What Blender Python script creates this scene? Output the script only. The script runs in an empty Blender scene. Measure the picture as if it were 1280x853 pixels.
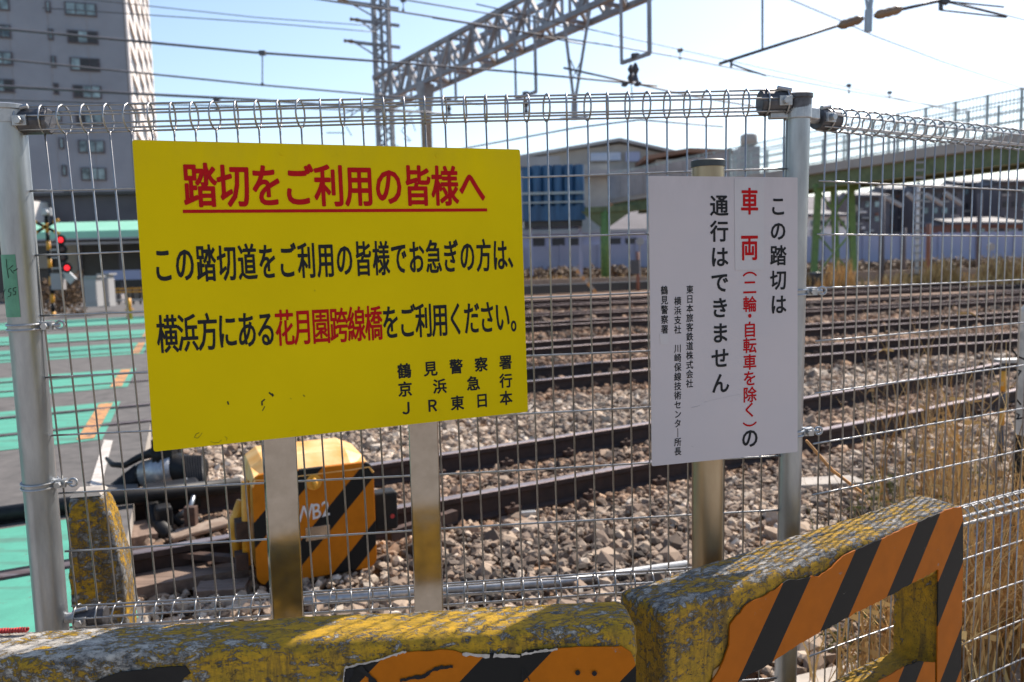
import bpy, bmesh, math, random
import numpy as np
from mathutils import Vector, Matrix, noise
random.seed(7); rng = np.random.default_rng(11)
SC = bpy.context.scene; COL = SC.collection
# ---------------------------------------------------------------- camera
FPX = 1033.0; CAM = Vector((0, 0, 1.6)); PITCH = math.radians(5.2); ROLL = math.radians(1.4)
_r0 = Vector((1, 0, 0)); _u0 = Vector((0, math.sin(PITCH), math.cos(PITCH)))
FWD = Vector((0, math.cos(PITCH), -math.sin(PITCH)))
RGT = _r0*math.cos(ROLL) - _u0*math.sin(ROLL); UP = _r0*math.sin(ROLL) + _u0*math.cos(ROLL)
cd = bpy.data.cameras.new('camera'); cam = bpy.data.objects.new('camera', cd); COL.objects.link(cam)
B = -FWD
cam.matrix_world = Matrix(((RGT.x, UP.x, B.x, CAM.x), (RGT.y, UP.y, B.y, CAM.y), (RGT.z, UP.z, B.z, CAM.z), (0, 0, 0, 1)))
cd.sensor_fit = 'HORIZONTAL'; cd.sensor_width = 22.3; cd.lens = 22.3*FPX/1280
cd.clip_start = 0.05; cd.clip_end = 6000
cd.dof.use_dof = True; cd.dof.focus_distance = 1.85; cd.dof.aperture_fstop = 2.7
SC.camera = cam
# ---------------------------------------------------------------- sky, sun, exposure
SUN_AZ = math.radians(42); SUN_EL = math.radians(46)
w = bpy.data.worlds.new('World'); SC.world = w; w.use_nodes = True
nt = w.node_tree; bg = nt.nodes['Background']
sky = nt.nodes.new('ShaderNodeTexSky'); sky.sky_type = 'NISHITA'; sky.sun_disc = False
sky.sun_elevation = SUN_EL; sky.sun_rotation = SUN_AZ; sky.air_density = 1.0; sky.dust_density = 1.0; sky.ozone_density = .9
nt.links.new(sky.outputs[0], bg.inputs[0]); bg.inputs[1].default_value = 0.13
sl = bpy.data.lights.new('sun', 'SUN'); sl.energy = 4.8; sl.angle = math.radians(.53); sl.color = (1, .90, .79)
so = bpy.data.objects.new('sun', sl); COL.objects.link(so)
SD = Vector((math.sin(SUN_AZ)*math.cos(SUN_EL), math.cos(SUN_AZ)*math.cos(SUN_EL), math.sin(SUN_EL)))
so.rotation_euler = SD.to_track_quat('Z', 'Y').to_euler(); so.location = (5, 5, 20)
SC.view_settings.view_transform = 'Standard'; SC.view_settings.look = 'None'; SC.view_settings.exposure = 0.7; SC.view_settings.gamma = 1
# ---------------------------------------------------------------- measuring helpers
def ray(px, py): return (FWD + RGT*((px-640)/FPX) - UP*((py-426.5)/FPX))
def at_z(px, py, z):
    d = ray(px, py); return CAM + d*((z-CAM.z)/d.z)
def at_y(px, py, Y):
    d = ray(px, py); return CAM + d*(Y/d.y)
def cam2w(v): return CAM + RGT*v[0] - UP*v[1] + FWD*v[2]
def camdir(v): return RGT*v[0] - UP*v[1] + FWD*v[2]
class Frame:                                         # a plane in the place: origin, right, away, up
    def __init__(s, o, ex, ez):
        s.o = Vector(o); s.ex = Vector(ex).normalized(); s.ez = Vector(ez).normalized()
        s.ey = s.ez.cross(s.ex).normalized(); s.ez = s.ex.cross(s.ey).normalized()
        s.M = Matrix(((s.ex.x, s.ey.x, s.ez.x, s.o.x), (s.ex.y, s.ey.y, s.ez.y, s.o.y), (s.ex.z, s.ey.z, s.ez.z, s.o.z), (0, 0, 0, 1)))
        s.I = s.M.inverted()
    def P(s, u, v, y=0): return s.M @ Vector((u, y, v))
    def hit(s, px, py, y=0):
        d = ray(px, py); o = s.o + s.ey*y
        t = (o-CAM).dot(s.ey)/d.dot(s.ey); q = s.I @ (CAM+d*t); return q.x, q.z
def cframe(t, M, sc=1.0):                            # pose measured in camera space -> world frame
    o = cam2w([a*sc for a in t]); ex = camdir([r[0] for r in M]); dn = camdir([r[1] for r in M])
    return Frame(o, ex, -dn)
# ---------------------------------------------------------------- materials
def new_mat(name):
    m = bpy.data.materials.new(name); m.use_nodes = True; n = m.node_tree
    return m, n, n.nodes['Principled BSDF']
def _noise(n, scale, detail=6, rough=.6, vec=None, dist=0):
    t = n.nodes.new('ShaderNodeTexNoise'); t.inputs['Scale'].default_value = scale; t.inputs['Detail'].default_value = detail
    t.inputs['Roughness'].default_value = rough; t.inputs['Distortion'].default_value = dist
    if vec: n.links.new(vec, t.inputs['Vector'])
    return t.outputs['Fac']
def _ramp(n, fac, a, b):
    r = n.nodes.new('ShaderNodeMapRange'); r.inputs['From Min'].default_value = a; r.inputs['From Max'].default_value = b
    n.links.new(fac, r.inputs['Value']); return r.outputs['Result']
def _mix(n, fac, c1, c2):
    m = n.nodes.new('ShaderNodeMix'); m.data_type = 'RGBA'
    if isinstance(fac, (int, float)): m.inputs[0].default_value = fac
    else: n.links.new(fac, m.inputs[0])
    for k, c in ((6, c1), (7, c2)):
        if isinstance(c, tuple): m.inputs[k].default_value = (*c, 1)
        else: n.links.new(c, m.inputs[k])
    return m.outputs[2]
def _math(n, op, a, b=None, c=None):
    m = n.nodes.new('ShaderNodeMath'); m.operation = op
    for k, v in enumerate((a, b, c)):
        if v is None: continue
        if isinstance(v, (int, float)): m.inputs[k].default_value = v
        else: n.links.new(v, m.inputs[k])
    return m.outputs[0]
def _coord(n, kind='Object', scale=None):
    t = n.nodes.new('ShaderNodeTexCoord').outputs[kind]
    if scale:
        mp = n.nodes.new('ShaderNodeMapping'); mp.inputs['Scale'].default_value = scale; n.links.new(t, mp.inputs['Vector']); t = mp.outputs[0]
    return t
def _bump(n, h, p, strength=.4, dist=.01):
    b = n.nodes.new('ShaderNodeBump'); b.inputs['Strength'].default_value = strength; b.inputs['Distance'].default_value = dist
    n.links.new(h, b.inputs['Height']); n.links.new(b.outputs[0], p.inputs['Normal'])
def nm(name, c1, c2, scale=20, rough=.7, metal=0, bump=.2, bd=.002, lo=.35, hi=.65, det=6, stretch=None, spec=None):
    m, n, p = new_mat(name); v = _coord(n, 'Object', stretch); f = _noise(n, scale, det, .6, v)
    n.links.new(_mix(n, _ramp(n, f, lo, hi), c1, c2), p.inputs['Base Color'])
    p.inputs['Roughness'].default_value = rough; p.inputs['Metallic'].default_value = metal
    if spec is not None: p.inputs['Specular IOR Level'].default_value = spec
    if bump: _bump(n, f, p, bump, bd)
    return m
def sign_mat(name, base, dark, rough, cell=0):
    m, n, p = new_mat(name); v = _coord(n)
    f = _noise(n, 3, 4, .5, v); c = _mix(n, _ramp(n, f, .35, .75), base, dark)
    s = _noise(n, 14, 8, .75, v); c = _mix(n, _math(n, 'MULTIPLY', _ramp(n, s, .66, .74), .5), c, tuple(x*.55 for x in base))
    oz = n.nodes.new('ShaderNodeSeparateXYZ'); n.links.new(_coord(n), oz.inputs[0])      # grime that has run down from the top edge
    gr = _math(n, 'MULTIPLY', _ramp(n, oz.outputs[2], -.10, .02), _ramp(n, _noise(n, 9, 7, .7, _coord(n, 'Object', (1, 1, .35))), .38, .72)); c = _mix(n, _math(n, 'MULTIPLY', gr, .45), c, tuple(x*.5+.03 for x in base))
    if cell:                                         # the honeycomb of a retroreflective sheet
        vo = n.nodes.new('ShaderNodeTexWave'); vo.wave_type = 'BANDS'; vo.bands_direction = 'DIAGONAL'; vo.inputs['Scale'].default_value = cell
        n.links.new(_coord(n, 'Object', (1, 0, 1)), vo.inputs['Vector'])
        v2 = n.nodes.new('ShaderNodeTexWave'); v2.wave_type = 'BANDS'; v2.bands_direction = 'DIAGONAL'; v2.inputs['Scale'].default_value = cell
        n.links.new(_coord(n, 'Object', (-1, 0, 1)), v2.inputs['Vector'])
        k = _math(n, 'MULTIPLY', _math(n, 'MAXIMUM', vo.outputs['Fac'], v2.outputs['Fac']), .16)
        c = _mix(n, k, c, tuple(x*.6 for x in base))
    n.links.new(c, p.inputs['Base Color']); p.inputs['Roughness'].default_value = rough; p.inputs['Specular IOR Level'].default_value = .06
    _bump(n, _noise(n, 2.5, 3, .5, v), p, .35, .03)
    return m
M = {}
M['yellow_sheet'] = sign_mat('yellow_sheet', (.72, .53, .001), (.65, .475, .001), .5, 110)
M['white_sheet'] = sign_mat('white_sheet', (.50, .45, .45), (.46, .42, .42), .4)
M['white_patch'] = sign_mat('white_patch', (.50, .465, .46), (.46, .43, .43), .4)
M['red_print'] = nm('red_print', (.42, .006, .008), (.37, .006, .008), 40, .6, bump=0, spec=.1)
M['black_print'] = nm('black_print', (.016, .016, .018), (.022, .022, .022), 60, .6, bump=0, spec=.1)
M['white_print'] = nm('white_print', (.6, .6, .62), (.5, .5, .52), 60, .6, bump=0)
M['galv'] = nm('galvanised_steel', (.42, .43, .44), (.30, .31, .32), 45, .42, .65, .15)
M['galv_dull'] = nm('galvanised_tube', (.38, .41, .44), (.26, .28, .30), 26, .38, .75, .15, lo=.3, hi=.7, stretch=(1, 1, .25))
M['wire'] = nm('fence_wire', (.42, .42, .42), (.28, .28, .28), 60, .33, .9, .1)
def wire_mat():
    m, n, p = new_mat('fence_wire'); v = _coord(n); f = _noise(n, 45, 6, .7, v); c = _mix(n, _ramp(n, f, .3, .7), (.43, .43, .43), (.27, .27, .275))
    oi = n.nodes.new('ShaderNodeObjectInfo'); c = _mix(n, _math(n, 'MULTIPLY', oi.outputs['Random'], .45), c, (.24, .235, .23))
    ru = _ramp(n, _noise(n, 12, 8, .8, v), .66, .72); c = _mix(n, _math(n, 'MULTIPLY', ru, .55), c, (.20, .12, .07))
    n.links.new(c, p.inputs['Base Color']); p.inputs['Metallic'].default_value = .85; p.inputs['Roughness'].default_value = .38; _bump(n, f, p, .2, .001); return m
M['wire'] = wire_mat()
M['dark_steel'] = nm('dark_steel', (.10, .10, .11), (.05, .05, .055), 40, .5, .5, .2)
M['stainless'] = nm('stainless_post', (.37, .35, .32), (.28, .26, .23), 34, .15, .95, .05, lo=.3, hi=.8)
M['pole_brown'] = nm('weathered_pipe', (.40, .33, .23), (.24, .18, .11), 9, .34, .8, .2, lo=.3, hi=.7, stretch=(1, 1, .3))
M['black_cap'] = nm('black_cap', (.02, .025, .03), (.03, .04, .04), 40, .5, bump=.1)
M['green_tape'] = nm('green_tape', (.10, .30, .19), (.07, .22, .14), 30, .55, bump=.1)
M['rust'] = nm('rusty_steel', (.085, .045, .030), (.035, .020, .016), 14, .85, .1, .4)
M['rail_side'] = nm('rail_side', (.050, .028, .022), (.026, .016, .014), 12, .85, .0, .3)
M['rail_top'] = nm('rail_head', (.36, .30, .29), (.24, .17, .15), 18, .35, .7, .1, stretch=(.15, 3, 3))
M['sleeper'] = nm('sleeper', (.34, .27, .21), (.20, .14, .10), 10, .9, 0, .4)
M['plank'] = nm('old_plank', (.24, .17, .13), (.14, .095, .07), 8, .85, 0, .4, stretch=(.3, 4, 4))
M['concrete'] = nm('concrete', (.42, .38, .33), (.28, .25, .22), 9, .9, 0, .3)
M['asphalt'] = nm('asphalt', (.125, .115, .108), (.075, .07, .066), 6, .9, 0, .5, .004, det=12)
M['green_paint'] = nm('green_road_paint', (.085, .36, .25), (.065, .25, .18), 5, .75, 0, .4, .003, det=12)
M['orange_paint'] = nm('orange_road_paint', (.62, .30, .10), (.40, .22, .10), 16, .8, 0, .3, det=10)
M['white_paint'] = nm('white_road_paint', (.62, .58, .53), (.36, .33, .30), 12, .8, 0, .3, det=10)
M['yellow_paint'] = nm('yellow_enamel', (.70, .34, .03), (.55, .24, .02), 14, .45, 0, .1)
M['black_rubber'] = nm('black_rubber', (.008, .008, .009), (.016, .016, .016), 20, .5, 0, .2, spec=.25)
M['green_steel'] = nm('green_steel', (.14, .26, .07), (.09, .17, .06), 3, .6, 0, .1)
M['pale_rail'] = nm('pale_railing', (.36, .42, .42), (.28, .34, .34), 3, .5, .1, .1)
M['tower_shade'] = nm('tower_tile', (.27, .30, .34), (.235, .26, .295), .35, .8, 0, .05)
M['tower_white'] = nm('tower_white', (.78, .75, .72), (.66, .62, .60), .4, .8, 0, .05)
M['dark_gap'] = nm('dark_opening', (.02, .02, .022), (.035, .035, .04), 1, .4, 0, 0)
M['glass'] = nm('window_glass', (.30, .42, .44), (.05, .07, .08), .9, .12, 0, 0)
M['blue_sheet'] = nm('blue_sheeting', (.03, .12, .25), (.02, .07, .15), .8, .5, 0, .6, .3, stretch=(3, 3, .3))
M['grey_sheet'] = nm('grey_sheeting', (.36, .34, .34), (.26, .25, .25), .5, .7, 0, .2)
M['wall_blue'] = nm('blue_grey_wall', (.36, .38, .52), (.30, .33, .47), .3, .7, 0, .05)
M['roof_pale'] = nm('pale_roof', (.34, .34, .34), (.27, .27, .27), .3, .6, 0, .1)
M['wall_beige'] = nm('beige_wall', (.40, .37, .33), (.30, .28, .26), .3, .8, 0, .1)
M['roof_brown'] = nm('brown_roof', (.26, .15, .10), (.17, .10, .07), .5, .8, 0, .2)
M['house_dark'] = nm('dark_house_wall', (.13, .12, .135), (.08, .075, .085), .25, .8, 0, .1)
M['house_roof'] = nm('grey_tile_roof', (.11, .11, .125), (.07, .07, .08), .6, .7, 0, .2)
M['brick'] = nm('red_brown_wall', (.26, .12, .09), (.18, .09, .07), .5, .85, 0, .1)
M['mint'] = nm('mint_roof', (.22, .52, .38), (.28, .58, .44), .5, .5, 0, .1)
M['truss'] = nm('truss_steel', (.32, .33, .36), (.20, .20, .22), 1.5, .6, .3, .1)  # grey lightened so the colour stands in for haze over far steel
M['insul'] = nm('brown_insulator', (.22, .15, .09), (.16, .10, .06), 8, .35, 0, .1)
M['black_band'] = nm('black_enamel', (.010, .010, .011), (.016, .016, .016), 14, .5, 0, .1, spec=.2)
M['faded_lid'] = nm('faded_lid_paint', (.74, .48, .20), (.66, .31, .05), 7, .5, 0, .1)  # lid paint paler than the yellow case
M['green_dull'] = nm('dull_green_girder', (.15, .19, .09), (.09, .12, .06), 2, .7, 0, .1)  # girder green lightened, a hazy look put into the colour
M['line_wire'] = nm('line_wire', (.13, .13, .15), (.09, .09, .10), 3, .6, .3, 0)
M['lane'] = nm('pale_pavement', (.36, .32, .28), (.28, .25, .22), 3, .9, 0, .3)
M['blue_white'] = nm('white_blue_letterboard', (.35, .42, .55), (.5, .52, .58), .6, .6, 0, 0)
M['khaki_leaf'] = nm('dull_hedge', (.07, .075, .04), (.13, .10, .05), .6, .9, 0, 0)
def lamp_mat():
    m, n, p = new_mat('red_lamp'); p.inputs['Base Color'].default_value = (.5, .01, .01, 1)
    p.inputs['Emission Color'].default_value = (1, .02, .03, 1); p.inputs['Emission Strength'].default_value = 1.1; return m
M['red_lamp'] = lamp_mat()
def worn(name, c1, c2, sc, lo, hi):
    m, n, p = new_mat(name); v = _coord(n); a = _mix(n, _ramp(n, _noise(n, 6, 8, .7, v), .35, .65), c1, c2)
    k = _ramp(n, _noise(n, sc, 12, .78, v), lo, hi); c = _mix(n, k, a, (.10, .093, .087)); tr = _ramp(n, _noise(n, 2.2, 6, .6, _coord(n, 'Object', (.25, 2.5, 1))), .52, .64)
    c = _mix(n, _math(n, 'MULTIPLY', tr, .45), c, (.07, .065, .06)); n.links.new(c, p.inputs['Base Color']); p.inputs['Roughness'].default_value = .85; _bump(n, _noise(n, 60, 6, .7, v), p, .4, .003); return m
M['green_paint'] = worn('green_road_paint', (.075, .33, .235), (.06, .26, .19), 14, .58, .66); M['orange_paint2'] = worn('orange_road_paint', (.55, .26, .09), (.45, .22, .09), 12, .50, .58)
M['red_cord'] = nm('red_cord', (.5, .03, .03), (.35, .05, .04), 60, .7, bump=.2)
M['dim_lamp'] = nm('unlit_lamp', (.03, .01, .01), (.05, .02, .02), 10, .3, bump=0)
def grass_mat(name, a, b):
    m, n, p = new_mat(name); g = n.nodes.new('ShaderNodeAttribute'); g.attribute_name = 'tone'
    n.links.new(_mix(n, g.outputs['Fac'], a, b), p.inputs['Base Color']); p.inputs['Roughness'].default_value = .7
    return m
M['straw'] = grass_mat('straw', (.26, .13, .04), (.74, .50, .20))
M['weed'] = grass_mat('weed', (.07, .10, .02), (.20, .22, .06))
def stone_mat():
    m, n, p = new_mat('ballast_stone'); g = n.nodes.new('ShaderNodeAttribute'); g.attribute_name = 'tone'
    cr = n.nodes.new('ShaderNodeValToRGB'); n.links.new(g.outputs['Fac'], cr.inputs[0]); e = cr.color_ramp.elements
    e[0].position = 0; e[0].color = (.045, .038, .032, 1); e[1].position = 1; e[1].color = (.62, .54, .44, 1)
    for q, c in ((.3, (.15, .115, .088, 1)), (.55, (.285, .22, .165, 1)), (.8, (.42, .34, .255, 1))):
        x = e.new(q); x.color = c
    g2 = n.nodes.new('ShaderNodeAttribute'); g2.attribute_name = 'rust'; dk = n.nodes.new('ShaderNodeMix'); dk.data_type = 'RGBA'; dk.blend_type = 'MULTIPLY'
    n.links.new(g2.outputs['Fac'], dk.inputs[0]); n.links.new(cr.outputs[0], dk.inputs[6]); dk.inputs[7].default_value = (.98, .70, .50, 1)
    f = _noise(n, 60, 5, .6, _coord(n)); c = _mix(n, _math(n, 'MULTIPLY', _ramp(n, f, .35, .7), .3), dk.outputs[2], (.12, .085, .065))
    n.links.new(c, p.inputs['Base Color']); p.inputs['Roughness'].default_value = .9; return m
M['stone'] = stone_mat()
def bed_mat():                                        # track bed farther off, too fine to build stone by stone
    m, n, p = new_mat('track_bed'); v = _coord(n, 'Object')
    a = n.nodes.new('ShaderNodeTexVoronoi'); a.inputs['Scale'].default_value = 16; n.links.new(v, a.inputs['Vector'])
    sep = n.nodes.new('ShaderNodeSeparateColor'); n.links.new(a.outputs['Color'], sep.inputs[0])
    c = _mix(n, sep.outputs[0], (.14, .085, .055), (.36, .235, .155))
    f = _noise(n, .35, 5, .6, v); c = _mix(n, _ramp(n, f, .4, .65), c, _mix(n, sep.outputs[1], (.13, .078, .048), (.32, .21, .14)))
    n.links.new(c, p.inputs['Base Color']); p.inputs['Roughness'].default_value = .95
    _bump(n, a.outputs['Distance'], p, .8, .03); return m
M['bed'] = bed_mat()
def peel_mat(name, amount, seed, yel=(.60, .34, .02), top=.03, bare_lit=None, low=None, cb=.66, mo=.85, ms=.40):
    # old concrete with black mould, flaking yellow paint over a blue grey coat, worn most on upward faces and arrises
    m, n, p = new_mat(name); mp = n.nodes.new('ShaderNodeMapping'); mp.inputs['Location'].default_value = (seed, seed*.7, 0); mp.inputs['Scale'].default_value = (.62, 1.25, 1)
    n.links.new(_coord(n), mp.inputs['Vector']); v = mp.outputs[0]
    geo = n.nodes.new('ShaderNodeNewGeometry'); sx = n.nodes.new('ShaderNodeSeparateXYZ'); n.links.new(geo.outputs['Normal'], sx.inputs[0])
    up = _ramp(n, sx.outputs[2], .35, .9); edge = _ramp(n, geo.outputs['Pointiness'], .515, .56)
    big = _noise(n, 4.5, 9, .78, v, .5); fine = _noise(n, 75, 8, .8, v); mid = _noise(n, 52, 9, .84, v, .5)
    conc = _mix(n, _ramp(n, fine, .36, .56), (cb*.22, cb*.21, cb*.20), (cb, cb*.93, cb*.81))
    slate = _mix(n, _ramp(n, fine, .42, .58), (.05, .054, .058), (.30, .30, .295))
    base = _mix(n, _ramp(n, _noise(n, 22, 9, .8, v, .3), .47, .53), conc, slate)
    bz = None
    if bare_lit:
        bx_ = n.nodes.new('ShaderNodeSeparateXYZ'); n.links.new(_coord(n), bx_.inputs[0]); bz = _math(n, 'MULTIPLY', _ramp(n, bx_.outputs[0], bare_lit[1]+.15, bare_lit[0]+.2), up); base = _mix(n, bz, base, conc)  # bare concrete on the left top, paled to carry its sunlit brightness too
    yl = _mix(n, _ramp(n, _noise(n, 40, 8, .75, v), .35, .68), yel, (yel[0]*.42, yel[1]*.5, yel[2]*1.2))
    k = _math(n, 'ADD', _math(n, 'MULTIPLY', big, .34), _math(n, 'MULTIPLY', mid, .66))
    k = _math(n, 'SUBTRACT', k, _math(n, 'ADD', _math(n, 'MULTIPLY', up, top), _math(n, 'MULTIPLY', edge, .06)))
    ob = n.nodes.new('ShaderNodeSeparateXYZ'); n.links.new(_coord(n), ob.inputs[0])
    if bare_lit: k = _math(n, 'SUBTRACT', k, _math(n, 'MULTIPLY', _ramp(n, ob.outputs[0], bare_lit[1], bare_lit[0]), bare_lit[2]))
    if low: k = _math(n, 'ADD', k, _math(n, 'MULTIPLY', _ramp(n, ob.outputs[2], low[0], low[1]), low[2]))
    mask = _ramp(n, k, amount, amount+.010); c = _mix(n, mask, base, yl)
    fl = _math(n, 'MULTIPLY', _ramp(n, k, amount-.028, amount-.022), _math(n, 'SUBTRACT', 1, mask)); c = _mix(n, _math(n, 'MULTIPLY', fl, .75), c, (.05, .05, .052))
    run = _math(n, 'MULTIPLY', _ramp(n, _noise(n, 20, 7, .75, _coord(n, 'Object', (1.6, 1.6, .22))), .50, .60), _math(n, 'SUBTRACT', 1, up)); c = _mix(n, _math(n, 'MULTIPLY', run, .6), c, (.075, .055, .035))
    moul = _math(n, 'MULTIPLY', _ramp(n, _noise(n, 150, 6, .85, v), .55, .60), _ramp(n, _noise(n, 9, 6, .7, v), ms, ms+.16))
    c = _mix(n, _math(n, 'MULTIPLY', moul, mo), c, (.028, .027, .025))
    n.links.new(c, p.inputs['Base Color']); p.inputs['Roughness'].default_value = .85; p.inputs['Specular IOR Level'].default_value = .25
    h = _math(n, 'ADD', _math(n, 'MULTIPLY', mask, .6), _math(n, 'ADD', fine, _math(n, 'MULTIPLY', mid, .6)))
    _bump(n, h, p, .9, .005); return m
M['peel_a'] = peel_mat('peeling_concrete_left', .458, 1.3, top=.020, bare_lit=(-1.0, -.66, .05), cb=.56); M['peel_b'] = peel_mat('peeling_concrete_right', .470, 4.1, (.52, .29, .02), top=.040, low=(.86, .76, .05), cb=.46, mo=.95, ms=.34)
M['peel_c'] = peel_mat('peeling_bollard', .482, 8.2, (.46, .25, .012), cb=.34, mo=.95, ms=.32)
def stripe_mat(name, slope, period, phase, duty, orange=(.40, .105, .002), wear=.66):
    m, n, p = new_mat(name); v = _coord(n); s = n.nodes.new('ShaderNodeSeparateXYZ'); n.links.new(v, s.inputs[0])
    t = _math(n, 'SUBTRACT', s.outputs[0], _math(n, 'MULTIPLY', s.outputs[2], slope))
    f = _math(n, 'FRACT', _math(n, 'ADD', _math(n, 'DIVIDE', t, period), phase+50))
    blk = _math(n, 'LESS_THAN', f, duty)
    o = _mix(n, _ramp(n, _noise(n, 18, 6, .6, v), .3, .7), orange, tuple(x*.82 for x in orange))
    c = _mix(n, blk, o, (.012, .012, .012))
    sc = _ramp(n, _noise(n, 38, 7, .8, v), wear, wear+.02); c = _mix(n, sc, c, (.20, .17, .15))
    n.links.new(c, p.inputs['Base Color']); p.inputs['Roughness'].default_value = .6; p.inputs['Specular IOR Level'].default_value = .15
    _bump(n, _noise(n, 30, 5, .6, v), p, .12, .002); return m
# ---------------------------------------------------------------- mesh helpers
MWORLD = {}
class MB:
    def __init__(s): s.v = []; s.f = []; s.m = []; s.c = []
    def add(s, vs, fs, mi=0):
        b = len(s.v); s.v += [Vector(x) for x in vs]; s.f += [tuple(i+b for i in f) for f in fs]; s.m += [mi]*len(fs); return s
    def box(s, c, hx, hy=None, hz=None, ax=None, mi=0):
        # centre, half sizes; ax = (ex, ey, ez)
        ex, ey, ez = ax or (Vector((1, 0, 0)), Vector((0, 1, 0)), Vector((0, 0, 1))); c = Vector(c)
        vs = [c+ex*hx*a+ey*hy*b+ez*hz*d for a, b, d in ((-1, -1, -1), (1, -1, -1), (1, 1, -1), (-1, 1, -1), (-1, -1, 1), (1, -1, 1), (1, 1, 1), (-1, 1, 1))]
        return s.add(vs, [(0, 3, 2, 1), (4, 5, 6, 7), (0, 1, 5, 4), (1, 2, 6, 5), (2, 3, 7, 6), (3, 0, 4, 7)], mi)
    def bar(s, a, b, w, h=None, up=Vector((0, 0, 1)), mi=0):
        a = Vector(a); b = Vector(b); h = h or w; d = (b-a); L = d.length; d.normalize()
        if abs(d.dot(up)) > .97: up = Vector((0, 1, 0))
        x = d.cross(up).normalized(); z = x.cross(d).normalized()
        return s.box((a+b)/2, L/2, w/2, h/2, (d, x, z), mi)
    def tube(s, pts, r, n=6, cap=True, closed=False, mi=0):
        pts = [Vector(p) for p in pts]; N = len(pts); rr = r if isinstance(r, (list, tuple)) else [r]*N
        b = len(s.v); pd = None
        for i, p in enumerate(pts):
            if closed: d = pts[(i+1) % N]-pts[i-1]
            else: d = pts[min(i+1, N-1)]-pts[max(i-1, 0)]
            if d.length < 1e-9: d = Vector((0, 0, 1))
            d.normalize()
            if pd is None:
                a = Vector((0, 0, 1)) if abs(d.z) < .9 else Vector((1, 0, 0)); x = d.cross(a).normalized()
            else:
                x = (x-d*x.dot(d)); x = x.normalized() if x.length > 1e-6 else d.orthogonal().normalized()
            pd = d; y = d.cross(x)
            for k in range(n):
                t = 2*math.pi*k/n; s.v.append(p+(x*math.cos(t)+y*math.sin(t))*rr[i])
        for i in range(N if closed else N-1):
            j = (i+1) % N
            for k in range(n):
                l = (k+1) % n; s.f.append((b+i*n+k, b+i*n+l, b+j*n+l, b+j*n+k)); s.m.append(mi)
        if cap and not closed:
            s.f.append(tuple(b+k for k in range(n))[::-1]); s.f.append(tuple(b+(N-1)*n+k for k in range(n))); s.m += [mi, mi]
        return s
    def prism(s, poly, d, mi=0):
        # polygon of 3-D points, extruded by vector d
        n = len(poly); poly = [Vector(p) for p in poly]; d = Vector(d)
        return s.add(poly+[p+d for p in poly], [tuple(range(n)), tuple(range(2*n-1, n-1, -1))]+[(i, i+n, (i+1) % n+n, (i+1) % n) for i in range(n)], mi)
    def cut(s): s.c.append((len(s.v), len(s.f)))
    def each(s, name, mat, parent, **k):
        cs = s.c+[(len(s.v), len(s.f))]; v0 = f0 = 0
        for (v1, f1) in cs:
            if f1 > f0:
                m = MB(); m.v = s.v[v0:v1]; m.f = [tuple(i-v0 for i in f) for f in s.f[f0:f1]]; m.m = s.m[f0:f1]; m.build(name, mat, parent, **k)
            v0, f0 = v1, f1
    def build(s, name, mat, parent=None, local=False, smooth=False, loc=None, fix=True):
        me = bpy.data.meshes.new(name); vs = s.v; o = bpy.data.objects.new(name, me); COL.objects.link(o)
        mats = mat if isinstance(mat, (list, tuple)) else [mat]
        base = Matrix.Identity(4)
        if parent is not None:
            o.parent = parent; PM = MWORLD[parent.name]
            if not local: I = PM.inverted(); vs = [I @ p for p in vs]
            if loc is not None: o.location = loc; base = PM @ Matrix.Translation(Vector(loc))
            else: base = PM
        else:
            if not local:
                xs = [p.x for p in vs]; ys = [p.y for p in vs]; zs = [p.z for p in vs]
                L = Vector(((min(xs)+max(xs))/2, (min(ys)+max(ys))/2, min(zs))); vs = [p-L for p in vs]; o.location = L; base = Matrix.Translation(L)
        me.from_pydata([tuple(p) for p in vs], [], s.f)
        for m in mats: me.materials.append(M[m] if isinstance(m, str) else m)
        if len(mats) > 1: me.polygons.foreach_set('material_index', s.m)
        if fix:
            bm = bmesh.new(); bm.from_mesh(me); bmesh.ops.recalc_face_normals(bm, faces=bm.faces); bm.to_mesh(me); bm.free()
        if smooth: me.polygons.foreach_set('use_smooth', [True]*len(me.polygons))
        me.update(); MWORLD[o.name] = base; return o
def tag(o, label, cat=None, group=None, kind=None):
    if label: o['label'] = label
    if cat: o['category'] = cat
    if group: o['group'] = group
    if kind: o['kind'] = kind
    return o
def root(name, loc, label, cat, group=None, M4=None):
    o = bpy.data.objects.new(name, None); COL.objects.link(o); o.empty_display_size = .1
    Mx = M4 if M4 is not None else Matrix.Translation(Vector(loc)); o.matrix_world = Mx; MWORLD[o.name] = Mx
    return tag(o, label, cat, group)
def clone(o, parent, loc, rot=None):
    c = o.copy(); COL.objects.link(c); c.parent = parent; c.location = loc
    if rot: c.rotation_euler = rot
    MWORLD[c.name] = MWORLD[parent.name] @ Matrix.Translation(Vector(loc)); return c
def bevel(o, wd, seg=2):
    b = o.modifiers.new('bevel', 'BEVEL'); b.width = wd; b.segments = seg; b.limit_method = 'ANGLE'; return o
def struct(o, label=None): o['kind'] = 'structure'; return tag(o, label) if label else o
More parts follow.
